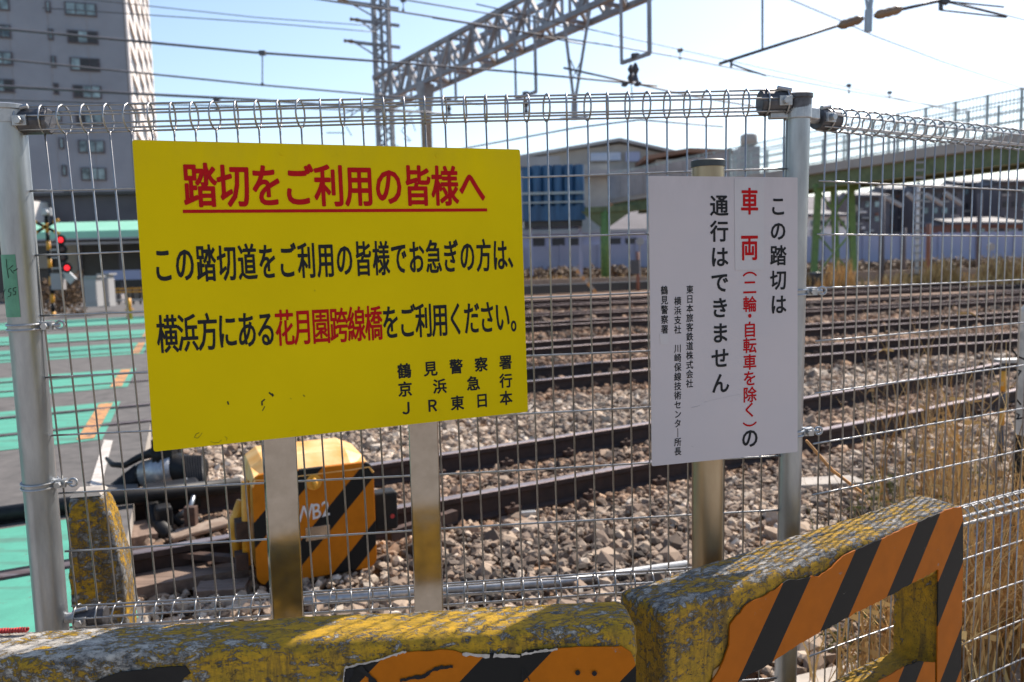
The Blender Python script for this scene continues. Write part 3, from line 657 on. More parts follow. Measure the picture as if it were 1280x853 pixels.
vline('red_print', '車両', (937, 251.7), (937, 309), .0475, .064, .028, y=-.0016)
for ch, py in (('︵', 336), ('二', 359), ('輪', 380.4), ('・', 395), ('自', 412), ('転', 431.9), ('車', 452.8), ('を', 473), ('除', 493.4), ('く', 512.4), ('︶', 537)):
    u, v = FW.hit(937.3, py, -.0006); glyphs(ws, 'red_print', FW, [(ch, u, v, .0375, .0385)], .020, -.0006)
u, v = FW.hit(937.5, 547.5, -.0006); glyphs(ws, 'black_print', FW, [('の', u, v, .048, .051)], .024, -.0006)
vline('black_print', '通行はできません', (899, 257), (900.7, 479), .0485, .0505, .024)
vline('black_print', '東日本旅客鉄道株式会社', (862.4, 362.1), (862, 479.5), .0185, .0205, .018)
vline('black_print', '横浜支社　川崎保線技術センタ｜所長', (847.2, 376.5), (847.3, 564.3), .0185, .0205, .018)
vline('black_print', '鶴見警察署', (830.5, 363), (830.8, 411.7), .0185, .0212, .018)
mb = MB()
scuff(FW, [(864, 510), (872, 508), (875, 507)], .0006, -.0006); scuff(FW, [(880, 503), (892, 500), (905, 497), (925, 493)], .0003, -.0006); scuff(FW, [(864, 558), (867, 559)], .0005, -.0006)
mb.each('scuff_mark', 'grey_sheet', ws, fix=False)
ct = at_y(885, 207, 1.985); cb = at_y(884, 712, 2.0); dd = (cb-ct).normalized(); cb = ct+dd*(ct.z+.05)/-dd.z
mb = MB(); mb.tube([cb, cb+(ct-cb)*.5, ct], .0385*.98, 36); mb.build('sign_pipe', 'pole_brown', ws, smooth=True).modifiers.new('e', 'EDGE_SPLIT').split_angle = .8
mb = MB(); mb.tube([ct-dd*-.004, ct-dd*.010, ct-dd*.013], [.0405, .0405, .036], 32); mb.build('pipe_cap', 'black_cap', ws, smooth=True).modifiers.new('e', 'EDGE_SPLIT').split_angle = .8
mb = MB()
for py in (262, 520):
    u, v = FW.hit(880, py)
    mb.bar(FW.P(u-.07, v, .0055), FW.P(u+.07, v, .0055), .03, .003, FW.ey); mb.cut()
mb.each('back_bracket', 'galv', ws)

# ================================================================ CONCRETE BARRIERS
def slab(fr, S, Z, holes, dep, mat, par, name, bev, vox, disp):
    mb = MB(); idx = {}
    def vi(i, j, b):
        k = (i, j, b)
        if k not in idx: idx[k] = len(mb.v); mb.v.append(Vector((S[i], dep if b else 0, Z[j])))
        return idx[k]
    nx, nz = len(S)-1, len(Z)-1; solid = lambda i, j: 0 <= i < nx and 0 <= j < nz and (i, j) not in holes
    for i in range(nx):
        for j in range(nz):
            if not solid(i, j): continue
            mb.f.append((vi(i, j, 0), vi(i+1, j, 0), vi(i+1, j+1, 0), vi(i, j+1, 0))); mb.f.append((vi(i, j, 1), vi(i, j+1, 1), vi(i+1, j+1, 1), vi(i+1, j, 1)))
            for (a, b, c) in (((i-1, j), (i, j), (i, j+1)), ((i+1, j), (i+1, j+1), (i+1, j)), ((i, j-1), (i+1, j), (i, j)), ((i, j+1), (i, j+1), (i+1, j+1))):
                if not solid(*a): mb.f.append((vi(*b, 0), vi(*c, 0), vi(*c, 1), vi(*b, 1)))
    mb.m = [0]*len(mb.f); o = mb.build(name, mat, par, local=True, smooth=True)
    b = o.modifiers.new('b', 'BEVEL'); b.width = bev; b.segments = 4; b.limit_method = 'ANGLE'
    rm = o.modifiers.new('r', 'REMESH'); rm.mode = 'VOXEL'; rm.voxel_size = vox; rm.use_smooth_shade = True
    for sz, st in ((.16, disp), (.035, disp*.55), (.012, disp*.35)):
        t = bpy.data.textures.new('c', 'CLOUDS'); t.noise_scale = sz; t.noise_depth = 3
        dm = o.modifiers.new('d', 'DISPLACE'); dm.texture = t; dm.strength = st; dm.mid_level = .5; dm.texture_coords = 'LOCAL'
    return o
def jag(pts, amp=.0016, step=.012):
    out = []
    for i in range(len(pts)):
        a = Vector(pts[i][:2]); b = Vector(pts[(i+1) % len(pts)][:2]); out.append(a)
        if len(pts[i]) > 2 and pts[i][2] == 's': continue
        L = (b-a).length; n = int(L/step); d = (b-a)/max(L, 1e-6); nn = Vector((-d.y, d.x))
        for k in range(1, n): out.append(a+d*L*k/n+nn*random.uniform(-amp, amp))
    return out
zR = .905
a = at_z(830, 766, zR); b = at_z(1205, 633, zR)
FR = Frame((a.x, a.y, 0), (b.x-a.x, b.y-a.y, 0), (0, 0, 1)); LR = (b-a).length+.012
br = root('concrete_barrier', None, 'right hand concrete barrier slanting away, with an opening and orange and black striped face', 'barrier', 'concrete barriers in front of the fence', FR.M)
slab(FR, [0, .15, 1.038, LR], [0, .12, .30, .475, .737, zR+.002], {(1, 3), (1, 1)}, .138, 'peel_b', br, 'concrete_body', .015, .0066, .008)
def plate(fr, par, pts, mat, name, y=-.007, th=.0035, amp=.0018, label=None):
    P_ = [fr.hit(p[0], p[1], y) + tuple(p[2:]) for p in pts]; pl = jag(P_, amp)
    mb = MB(); mb.prism([(p.x, y, p.y) for p in pl], (0, th, 0)); return mb.build(name, mat, par, local=True)
M['stripe_r'] = stripe_mat('striped_plate_right', .83, .261, .41, .41)
M['stripe_l'] = stripe_mat('striped_plate_left', 1.0, .317, .703, .394, (.44, .125, .002))
plate(FR, br, [(958, 744), (974.8, 733.5), (983.7, 726), (1001.5, 724), (1016, 720), (1024, 721), (1040, 710), (1055, 695), (1090.6, 678.5), (1114, 669), (1138, 657), (1167.7, 644.5), (1185.5, 637), (1202, 633.5), (1204, 650, 's'), (1204, 700, 's'), (1200, 900), (1171, 900, 's'), (1173.2, 712), (1138, 730.5), (1102.4, 750), (1078.7, 761.7), (1049, 778), (1019, 794), (995.6, 807.7), (960, 831), (925, 851), (890, 880), (880, 900), (870, 900), (886, 862), (901, 834), (911.5, 807), (913, 781), (933.8, 756)], 'stripe_r', 'striped_plate')
plate(FR, br, [(1169, 828), (1150, 827), (1129, 834), (1108, 847), (1080, 862), (1060, 885), (1050, 905), (1169, 905, 's')], 'stripe_r', 'striped_plate')
# left barrier
zL = .925
a = at_z(320, 808, zL); b = at_z(780, 783, zL); ex = Vector((b.x-a.x, b.y-a.y, 0)).normalized()
b2 = Vector((b.x, b.y, 0))+ex*.026
FL = Frame(b2, ex, (0, 0, 1))
bl = root('concrete_barrier', None, 'left hand concrete barrier along the bottom edge, sunlit flaking yellow top', 'barrier', 'concrete barriers in front of the fence', FL.M)
slab(FL, [-1.72, -1.58, -.13, 0], [0, .12, .30, .475, .735, zL+.002], {(1, 3), (1, 1)}, .128, 'peel_a', bl, 'concrete_body', .020, .0062, .009)
plate(FL, bl, [(431, 836), (448, 832), (470, 827), (490, 820), (505, 816), (530, 815), (560, 813), (577, 817), (605, 822), (612, 818), (650, 819), (664, 813), (680, 812), (697, 811), (740, 809), (777, 808), (789, 816), (795, 835, 's'), (795, 900, 's'), (428, 900)], 'stripe_l', 'striped_plate', y=-.006)
# silvery peeled lip, scribbled black marks and old dark band of the left plate
mb = MB(); yq = -.0085
def strip(fr, pts, wd, y, mbx):
    ps = [Vector(fr.hit(*p, y)) for p in pts]; n = len(ps); L_, R_ = [], []
    for i, p in enumerate(ps):
        d = (ps[min(i+1, n-1)]-ps[max(i-1, 0)]).normalized(); nn = Vector((-d.y, d.x)); w_ = wd*random.uniform(.55, 1.3); L_.append(p+nn*w_); R_.append(p-nn*w_*random.uniform(.4, 1.2))
    for i in range(n-1): mbx.add([fr.P(*L_[i], y), fr.P(*L_[i+1], y), fr.P(*R_[i+1], y), fr.P(*R_[i], y)], [(0, 1, 2, 3)])
    mbx.cut()
def dens(pts, k=7, j=.6):
    out = []
    for i in range(len(pts)-1):
        for q in range(k): t = q/k; out.append((pts[i][0]*(1-t)+pts[i+1][0]*t, pts[i][1]*(1-t)+pts[i+1][1]*t+random.uniform(-j, j)))
    return out+[pts[-1]]
strip(FL, dens([(431, 835), (448, 831), (476, 825), (493, 819), (508, 815)]), .0022, yq, mb); strip(FL, dens([(578, 818), (612, 821)]), .004, yq, mb)
strip(FL, dens([(617, 820), (650, 821)]), .0038, yq, mb); strip(FL, dens([(652, 819), (672, 815), (697, 812)]), .0028, yq, mb); strip(FL, dens([(429, 853), (431, 836)]), .001, yq, mb)
mb.each('torn_lip', 'galv', bl, fix=False)
mb = MB(); strip(FL, dens([(434, 858), (436, 842), (441, 836)], 4), .006, yq, mb); strip(FL, dens([(449, 834), (457, 842), (466, 852), (470, 860)], 4), .006, yq, mb)
strip(FL, dens([(500, 852), (515, 848), (530, 846), (540, 838), (552, 835), (566, 834)], 4), .0035, yq, mb); strip(FL, dens([(653, 836), (653, 858)], 4), .002, yq, mb); strip(FL, dens([(655, 838), (662, 852)], 4), .001, yq, mb)
mb.each('black_scrawl', 'black_print', bl, fix=False)
mb = MB()
for (px, py) in ((722, 841), (743, 842)): u, v = FL.hit(px, py, yq); mb.tube([FL.P(u, v, yq), FL.P(u, v, yq-.001)], .005, 8); mb.cut()
mb.each('drilled_hole', 'black_print', bl)
plate(FL, bl, [(118, 853), (150, 840), (178, 838), (205, 835), (232, 833), (238, 842), (225, 856), (210, 880), (120, 880)], 'black_band', 'black_band', y=-.004, th=.002, amp=.003)
# red cord lying on the left end
mb = MB(); pts = []
for k in range(70):
    t = k/69; p = at_z(-6+50*t, 785.5-4*t, zL+.008); q = FL.M.inverted() @ p; p = FL.M @ Vector((q.x, .1, zL+.008)); pts.append(p+Vector((0, .0035*math.cos(k*1.3), .0035*math.sin(k*1.3)+.003)))
tag(mb.tube(pts, .0026, 5).build('cord', 'red_cord', smooth=True, fix=False), 'thin twisted red cord lying on the far left of the flaking barrier top', 'cord')
# ================================================================ BEYOND THE FENCE, NEAR
# yellow concrete bollard
c = at_z(128, 668, .62); bt = .93
r = root('bollard', (c.x, c.y, 0), 'squat flaking yellow concrete bollard with a grey top beside the left fence post', 'bollard')
mb = MB(); bx = Vector((math.cos(.25), math.sin(.25), 0)); by = ZV.cross(bx)
cc = at_y(122, 640, 2.62); cx, cy = cc.x, cc.y
def ring(z, hx, hy, ox=0): return [Vector((cx, cy, z))+bx*(a*hx+ox)+by*b_*hy for a, b_ in ((-1, -1), (1, -1), (1, 1), (-1, 1))]
R_ = [ring(0, .086, .080, .004), ring(.68, .080, .076, 0), ring(.84, .062, .066, -.012), ring(.905, .048, .052, -.02)]
vs = [p for q in R_ for p in q]; fs = []
for i in range(3):
    for k in range(4): l = (k+1) % 4; fs.append((i*4+k, i*4+l, i*4+4+l, i*4+4+k))
fs += [(3, 2, 1, 0), (12, 13, 14, 15)]
mb.add(vs, fs); o = mb.build('concrete_body', 'peel_c', r, smooth=True); b = o.modifiers.new('b', 'BEVEL'); b.width = .015; b.segments = 3
rm = o.modifiers.new('r', 'REMESH'); rm.mode = 'VOXEL'; rm.voxel_size = .009; rm.use_smooth_shade = True
t = bpy.data.textures.new('c', 'CLOUDS'); t.noise_scale = .04; t.noise_depth = 3; dm = o.modifiers.new('d', 'DISPLACE'); dm.texture = t; dm.strength = .014; dm.texture_coords = 'LOCAL'
mb = MB(); mb.add([p+ZV*.001 for p in ring(.903, .046, .050, -.02)]+[p+ZV*.010 for p in ring(.906, .036, .040, -.02)], [(0, 1, 5, 4), (1, 2, 6, 5), (2, 3, 7, 6), (3, 0, 4, 7), (4, 5, 6, 7)]); mb.build('bare_top', 'concrete', r)
# ---- point machine WB2
bo = at_z(322, 737, .02); be = at_z(472, 711, .02); FB = Frame((bo.x, bo.y, 0), (be.x-bo.x, be.y-bo.y, 0), (0, 0, 1)); BW = (be-bo).length
pm = root('point_machine', None, 'orange and black striped point machine box marked WB2 on the ballast', 'point machine', None, FB.M)
def rrect(w0, w1, z0, z1, rad, n=5):
    out = []
    for (cx_, cz_, a0) in ((w1-rad, z0+rad, -90), (w1-rad, z1-rad, 0), (w0+rad, z1-rad, 90), (w0+rad, z0+rad, 180)):
        for k in range(n+1): t = math.radians(a0+90*k/n); out.append((cx_+rad*math.cos(t), cz_+rad*math.sin(t)))
    return out
BH = .60; D_ = .40
M['stripe_m'] = stripe_mat('machine_stripes', .95, .342, .0, .36, (.48, .15, .005), .74)
mb = MB(); pr = rrect(0, BW, .03, BH, .055); mb.prism([(x, 0, z) for x, z in pr], (0, .03, 0)); o = mb.build('front_door', 'stripe_m', pm, local=True); bevel(o, .006, 3)
mb = MB(); A = [(0, .032), (0, .03+D_)]
pr2 = [(x*.97+.008, z) for x, z in rrect(0, BW, .05, BH-.01, .05)]
mb.prism([(x, .0325, z) for x, z in pr2], (0, D_, 0)); bevel(mb.build('case', 'yellow_paint', pm, local=True), .005, 2)
mb = MB()
lid = [(-.004, BH-.06), (.012, BH+.004), (.07, BH+.045), (BW-.11, BH+.045), (BW-.02, BH+.002), (BW+.004, BH-.06)]
f0 = [(x, -.0+.006, z) for x, z in lid]
ys_ = [(-.002, .0), (.16, .055), (.42, .070)]
vs = []
for (yy, up_) in ys_:
    for k, (x, z) in enumerate(lid): vs.append((x, yy, z-(.075 if 0 < k < 5 and yy < 0 else 0)*(1 if 1 < k < 4 else .35)+(0 if yy < 0 else (up_-.055)*(1 if 0 < k < 5 else 0))))
n = 6; fs = []
for i in range(2):
    for k in range(n-1): fs.append((i*n+k, i*n+k+1, (i+1)*n+k+1, (i+1)*n+k))
fs.append(tuple(range(2*n, 3*n))); mb.add(vs, fs); o = mb.build('lid', 'faded_lid', pm, local=True, smooth=False); so_ = o.modifiers.new('s', 'SOLIDIFY'); so_.thickness = .012; bevel(o, .02, 4)
mb = MB(); hx, hz = FB.hit(392, 603); n = 20
for k in range(n): pass
mb.tube([FB.P(hx, hz, -.001), FB.P(hx, hz, -.006)], .040, 24); bevel(mb.build('hasp_plate', 'yellow_paint', pm), .002)
mb = MB(); mb.tube([FB.P(hx, hz+.02, -.008), FB.P(hx+.004, hz, -.022), FB.P(hx+.004, hz-.028, -.022)], [.012, .014, .012], 10); mb.build('hasp', 'yellow_paint', pm, smooth=True)
mb = MB(); k = FB.hit(383, 641, -.003); k2 = FB.hit(408, 637, -.003); du = (k2[0]-k[0])
u2 = FB.hit(407, 636, -.003); uB = FB.hit(396, 639, -.003); uW = FB.hit(380, 642, -.003)
for ch, q in (('W', uW), ('B', uB), ('2', u2)): glyphs(pm, 'white_print', FB, [(ch, q[0], q[1]+.004, .088, .112, .12)], .012, -.002)
mb = MB(); q0 = FB.hit(383, 669, -.003); q1 = FB.hit(412, 664, -.003); mb.box(((q0[0]+q1[0])/2, -.002, (q0[1]+q1[1])/2), .062, .002, .036); bevel(mb.build('name_plate', 'stainless', pm, local=True), .002)
mb = MB()
for x in (.10, BW-.10):
    for yy in (.06, .34): mb.box((x, yy, .02), .025, .03, .03); mb.cut()
mb.each('foot', 'rust', pm, local=True)
mb = MB(); mb.box((BW+.075, .12, .30), .068, .05, .105); o = mb.build('junction_box', 'black_band', pm, local=True); bevel(o, .015, 3)
mb = MB(); mb.tube([(BW+.11, .07, .27), (BW+.11, .065, .27)], .012, 8); mb.build('junction_bolt', 'red_cord', pm, local=True)
mb = MB(); mb.tube([(-.02, .10, .55), (-.035, .10, .12)], .022, 10); mb.tube([(-.03, .22, .42), (-.08, .22, .30), (-.06, .22, .12)], .03, 10); mb.build('side_hinge', 'yellow_paint', pm, local=True, smooth=True)
mb = MB(); mb.box((-.05, .12, .30), .03, .05, .05); mb.cut(); mb.box((-.06, .10, .15), .03, .04, .04); mb.each('hinge_block', 'rust', pm, local=True)
# rail brace and rods running to the near rail
r = root('switch_rod', TR(1.5, 4.9), 'rusty switch rods and brackets between the machine and the near rails', 'switch rod')
mb = MB(); mb.bar(FB.P(-.05, .12, .20), FB.P(-.9, .10, .95), .05, .03); mb.build('rod', 'rust', r)
mb = MB(); mb.bar(FB.P(BW+.1, .15, .12), FB.P(BW+.55, .15, .30), .05, .06); mb.build('rod', 'rust', r)
mb = MB(); mb.bar(FB.P(-.1, .06, .5), FB.P(-1.0, .04, .62), .07, .05); mb.build('rod', 'rust', r)
# ---- dark cable gear lying in front of the rails left of the machine
def Q(px, py, z): return at_z(px, py, z)
r = root('cable_duct', Q(205, 640, 0), 'black tapering cable duct with a bright steel band left of the striped box', 'cable duct')
A = Q(126, 614, .12); Bq = Q(196, 585, .30); Cq = Q(262, 592, .26)
mb = MB(); mb.tube([Q(128, 618, .10), Q(150, 607, .14), Q(176, 594, .20)], [.02, .05, .085], 14); mb.tube([Q(176, 594, .20), Q(222, 586, .24), Q(252, 590, .22)], [.085, .11, .10], 14); mb.build('duct_body', 'black_rubber', r, smooth=True)
mb = MB(); mb.tube([Q(180, 593, .205), Q(220, 586.5, .24)], [.092, .116], 20); mb.build('steel_band', 'galv', r, smooth=True)
mb = MB(); mb.tube([Q(133, 573, .3), Q(141, 581, .28), Q(156, 582, .28), Q(172, 573, .32), Q(190, 566, .36), Q(205, 572, .33)], [.012, .02, .022, .026, .035, .06], 10); mb.build('hook_arm', 'black_rubber', r, smooth=True)
mb = MB(); mb.box(Q(206, 566, .36), .07, .05, .10); mb.cut(); mb.box(Q(222, 568, .3), .025, .03, .13); mb.each('duct_head', 'black_rubber', r)
mb = MB()
for k in range(7): mb.tube([Q(232+k*3.2, 570, .34), Q(236+k*3.0, 612, .16)], .011, 6)
mb.build('coil_spring', 'black_rubber', r, smooth=True)
mb = MB(); mb.box(Q(215, 620, .14), .17, .08, .09, (TV, NV, ZV)); mb.box(Q(205, 655, .05), .05, .06, .12, (TV, NV, ZV)); bevel(mb.build('duct_foot', 'black_rubber', r), .02)
r = root('cable_pipe', Q(60, 640, 0), 'thick black pipe running from the left edge past the bollard to the machine', 'cable pipe')
mb = MB(); P0 = Q(-60, 652, .22); P1 = Q(150, 622, .22); P2 = Q(300, 606, .20); mb.tube([P0, P1, P2], .048, 16); mb.build('pipe_run', 'black_rubber', r, smooth=True)
mb = MB(); mb.tube([P0+(P1-P0)*.78, P0+(P1-P0)*.84], .056, 16); mb.build('pipe_collar', 'red_cord', r, smooth=True)
r = root('cable', Q(200, 640, 0), 'dark drooping cables hanging around the duct beside the bollard', 'cable')
mb = MB(); mb.tube([Q(200, 618, .2), Q(205, 640, .08), Q(225, 655, .03), Q(250, 650, .05)], .022, 10); mb.build('cable_run', 'black_rubber', r, smooth=True)
mb = MB(); mb.tube([Q(232, 600, .22), Q(243, 618, .18), Q(238, 634, .14), Q(222, 646, .08)], .016, 10); mb.build('cable_run', 'galv_dull', r, smooth=True)
mb = MB(); mb.tube([Q(190, 630, .12), Q(196, 655, .05), Q(210, 670, .03)], .05, 10); mb.build('cable_run', 'black_rubber', r, smooth=True)
r = root('rail_bracket', Q(225, 672, 0), 'small rusty bracket and chair bolted to the rail under the black duct', 'rail bracket')
mb = MB(); mb.box(Q(239, 648, .10), .035, .03, .075); mb.tube([Q(239, 640, .12), Q(239, 632, .16)], .018, 8); bevel(mb.build('bracket_block', 'rust', r), .006)
mb = MB(); mb.bar(Q(212, 672, .03), Q(284, 652, .06), .16, .03); bevel(mb.build('bracket_plate', 'sleeper', r), .01)
# wooden boards beside the near rail
def boardp(p, hl, hw_, label, yaw, tilt=0):
    ex = Vector((math.cos(yaw), math.sin(yaw), math.sin(tilt))).normalized(); ey = ZV.cross(ex).normalized(); ez = ex.cross(ey)
    mb = MB(); nx = 9
    top = [];
    for i in range(nx+1):
        for j in range(4): top.append(p+ex*(-hl+2*hl*i/nx)+ey*(-hw_+2*hw_*j/3+random.uniform(-.006, .006))+ez*(.03+random.uniform(-.003, .003)))
    N = len(top); vs = top+[q-ez*.06 for q in top]; fs = []
    for i in range(nx):
        for j in range(3): a_ = i*4+j; fs += [(a_, a_+4, a_+5, a_+1), (a_+N, a_+1+N, a_+5+N, a_+4+N)]
        fs += [(i*4, i*4+N, i*4+4+N, i*4+4), (i*4+3, i*4+7, i*4+7+N, i*4+3+N)]
    for j in range(3): fs += [(j, j+1, j+1+N, j+N), (nx*4+j, nx*4+j+N, nx*4+j+1+N, nx*4+j+1)]
    mb.add(vs, fs); o = mb.build('wooden_board', 'plank', smooth=False); tag(o, label, 'wooden board', 'old boards beside the near rail')
boardp(Q(222, 724, .03), .34, .105, 'wide brown weathered board at the foot of the bollard, nearest the fence', TH-.06)
boardp(Q(168, 668, .03), .10, .17, 'short grey brown board between bollard and rail bracket', TH+.1)
boardp(Q(278, 738, .02), .12, .07, 'small broken board end in front of the striped box', TH-.4)
for (px, py, hl, hw_, lb, yw) in ((1030, 604, .26, .10, 'flat pale concrete slab on the ballast right of the corner post', .1), (660, 643, .05, .02, 'small bright metal plate on the ballast under the near rail', .2)):
    p = Q(px, py, .02); e1 = Vector((math.cos(yw), math.sin(yw), 0)); mb = MB(); mb.box(p, hl, hw_, .022, (e1, ZV.cross(e1), ZV)); o = bevel(mb.build('slab', 'concrete' if hl > .1 else 'galv'), .006); tag(o, lb, 'slab')
# pale conduits on the ground by the fence foot
mb = MB(); mb.tube([Q(380, 752, .04), Q(520, 740, .04), Q(700, 728, .04), Q(858, 706, .04)], .022, 12); tag(mb.build('conduit', 'galv', smooth=True), 'pale steel conduit lying on the ground behind the foot of the fence', 'conduit')
# ---- white marker post at the right edge
p = at_z(1290, 727, 0); mp = root('marker_post', (p.x, p.y, 0), 'white square marker post with black strokes and black foot at the right edge', 'marker post')
c = Vector((p.x, p.y, 0)); hx = .066; ax = (Vector((math.cos(.3), math.sin(.3), 0)), Vector((-math.sin(.3), math.cos(.3), 0)), ZV)
zt = CAM.z-(378-320)/1033*c.y; zb = CAM.z-(551-320)/1033*c.y
mb = MB(); mb.box(c+ZV*(zb/2), hx*1.04, hx*1.04, zb/2, ax); bevel(mb.build('foot_block', 'black_band', mp), .004)
mb = MB(); vs = []
for z, k in ((zb, 1), (zt-.05, 1), (zt, .5)): vs += [c+ZV*z+ax[0]*hx*k*a+ax[1]*hx*k*b_ for a, b_ in ((-1, -1), (1, -1), (1, 1), (-1, 1))]
fs = [(3, 2, 1, 0), (8, 9, 10, 11)]
for i in range(2):
    for k in range(4): l = (k+1) % 4; fs.append((i*4+k, i*4+l, i*4+4+l, i*4+4+k))
mb.add(vs, fs); bevel(mb.build('white_shaft', 'white_paint', mp), .004)
mb = MB(); FP = Frame(c-ax[1]*(hx+.002), ax[0], ZV)
for st in (([(1265, 437), (1272, 446), (1282, 450)]), ([(1268, 462), (1276, 464), (1272, 470), (1268, 474)]), ([(1264, 503), (1271, 500), (1276, 506)]), ([(1268, 516), (1274, 519), (1271, 524), (1280, 522)])):
    mb.tube([FP.P(*FP.hit(*q)) for q in st], .0045, 5); mb.cut()
mb.each('painted_stroke', 'black_print', mp)
p = at_z(1250, 585, 0); yp = root('marker_pole', (p.x, p.y, 0), 'slim yellow and black pole with a small flat cap, left of the white marker post', 'marker pole')
def zpx(py, y, hor=315): return CAM.z-(py-hor)/1033*y
for i, (y0, y1, mt) in enumerate(((600, 531, 'dark_steel'), (531, 510, 'yellow_paint'), (510, 488, 'dark_steel'), (488, 462, 'yellow_paint'), (462, 450, 'dark_steel'))):
    mb = MB(); mb.tube([Vector((p.x, p.y, max(0, zpx(y0, p.y)))), Vector((p.x, p.y, zpx(y1, p.y)))], .022, 10); mb.build('pole_band', mt, yp, smooth=True)
mb = MB(); mb.box(Vector((p.x+.04, p.y, zpx(449, p.y))), .09, .05, .012); mb.build('cap_plate', 'galv', yp)
# ---- dry reeds and grass beyond the side fence
def blades(name, label, cat, spots, mat, cnt, h0, h1, wd, lean=.25, kind='stuff'):
    vs, fs, tn = [], [], []
    for (x, y, rad, m) in spots:
        for _ in range(int(cnt*m)):
            a = random.uniform(0, 6.28); q = rad*math.sqrt(random.random()); bx_, by_ = x+q*math.cos(a), y+q*math.sin(a)
            h = random.uniform(h0, h1)*random.uniform(.6, 1); la = random.uniform(0, 6.28); ln = random.gauss(0, lean)*h; w_ = wd*random.uniform(.5, 1.3); tt = random.random()
            wa = random.uniform(0, 3.14); wx, wy = math.cos(wa)*w_, math.sin(wa)*w_; b0 = len(vs); n = 5; kink = random.uniform(-.1, .1)*h
            for k in range(n+1):
                t = k/n; cx_ = bx_+math.cos(la)*ln*t*t+kink*math.sin(t*5); cy_ = by_+math.sin(la)*ln*t*t; cz_ = h*t*(1-.12*abs(ln)*t)
                f = (1-t*.85); vs += [(cx_-wx*f, cy_-wy*f, cz_), (cx_+wx*f, cy_+wy*f, cz_)]; tn += [tt, tt]
            for k in range(n): fs.append((b0+2*k, b0+2*k+1, b0+2*k+3, b0+2*k+2))
            if random.random() < .35:                  # a side leaf
                t = random.uniform(.3, .9); cz_ = h*t; la2 = random.uniform(0, 6.28); l2 = random.uniform(.05, .18); b1 = len(vs)
                px_, py_ = bx_+math.cos(la)*ln*t*t, by_+math.sin(la)*ln*t*t
                for e in range(3):
                    f = e/2; vs += [(px_+math.cos(la2)*l2*f, py_+math.sin(la2)*l2*f, cz_+.05*f-.09*f*f-w_*2*(1-f)), (px_+math.cos(la2)*l2*f, py_+math.sin(la2)*l2*f, cz_+.05*f-.09*f*f+w_*2*(1-f))]; tn += [tt, tt]
                for e in range(2): fs.append((b1+2*e, b1+2*e+1, b1+2*e+3, b1+2*e+2))
    me = bpy.data.meshes.new(name); me.from_pydata(vs, [], fs); at = me.attributes.new('tone', 'FLOAT', 'POINT'); at.data.foreach_set('value', tn); me.materials.append(M[mat]); me.update()
    o = bpy.data.objects.new(name, me); COL.objects.link(o); return tag(o, label, cat, kind=kind)
def gsp(px, py, rad, m): q = at_z(px, py, 0); return (q.x, q.y, rad, m)
sp = []
for k in range(26): t = k/25; q = FS.P(.55+2.3*t, 0, .28); sp.append((q.x+random.uniform(0, .1), q.y+random.uniform(0, .1), .22, .5+.6*t))
blades('dry_reeds', 'tall dry straw coloured reeds growing behind the side fence on the right', 'dry reeds', sp, 'straw', 80, .35, 1.05, .0055, .34)
blades('dry_reeds', 'a few taller bent dry stalks behind the fence between corner post and marker post', 'dry reeds', [gsp(1150, 640, .30, 1), gsp(1190, 660, .25, 1), (1.9, 3.1, .3, 1)], 'straw', 60, .7, 1.42, .0060, .26)
sp2 = [gsp(random.uniform(1010, 1290), random.uniform(610, 850), .15, 1) for _ in range(40)]
blades('weeds', 'low green and yellow weeds around the foot of the side fence', 'weeds', sp2, 'weed', 22, .08, .3, .004, .5)
sp3 = [(at_z(px, random.uniform(352, 362), 0).x, at_z(px, 357, 0).y+random.uniform(-3, 3), 1.0, 1) for px in range(640, 1300, 9)]
blades('bank_grass', 'strip of dry orange brown grass on the bank beyond the last track', 'grass', sp3, 'straw', 40, .3, .9, .05, .3)
sp4 = [(at_z(px, py, 0).x, at_z(px, py, 0).y, .7, 1) for px, py in ((1048, 362), (1052, 363), (1170, 358), (1180, 357), (1238, 356), (1245, 357), (1275, 356))]
blades('bank_bush', 'pale tufts of pampas like dry grass below the blue grey wall', 'grass', sp4, 'straw', 90, .9, 1.9, .05, .2)
# leaning dead stalk by the corner post
mb = MB(); mb.tube([FS.P(*FS.hit(1008, 551, .06), .06), FS.P(*FS.hit(1040, 588, .06), .06), FS.P(*FS.hit(1080, 618, .06), .06)], [.004, .005, .004], 6); tag(mb.build('dead_stalk', 'orange_paint', smooth=True), 'long dead stalk leaning against the side fence next to the corner post', 'dead stalk')
# ================================================================ FAR SETTING
def pbox(mb, x0, y0, x1, y1, Y, dep, ax=None, mi=0):
    """an upright block standing at distance Y, seen between those picture bounds"""
    a = at_y(x0, (y0+y1)/2, Y); b = at_y(x1, (y0+y1)/2, Y); zt_ = at_y((x0+x1)/2, y0, Y).z; zb_ = at_y((x0+x1)/2, y1, Y).z
    mb.box(((a.x+b.x)/2, Y+dep/2, (zt_+zb_)/2), abs(b.x-a.x)/2, dep/2, (zt_-zb_)/2, mi=mi); return mb
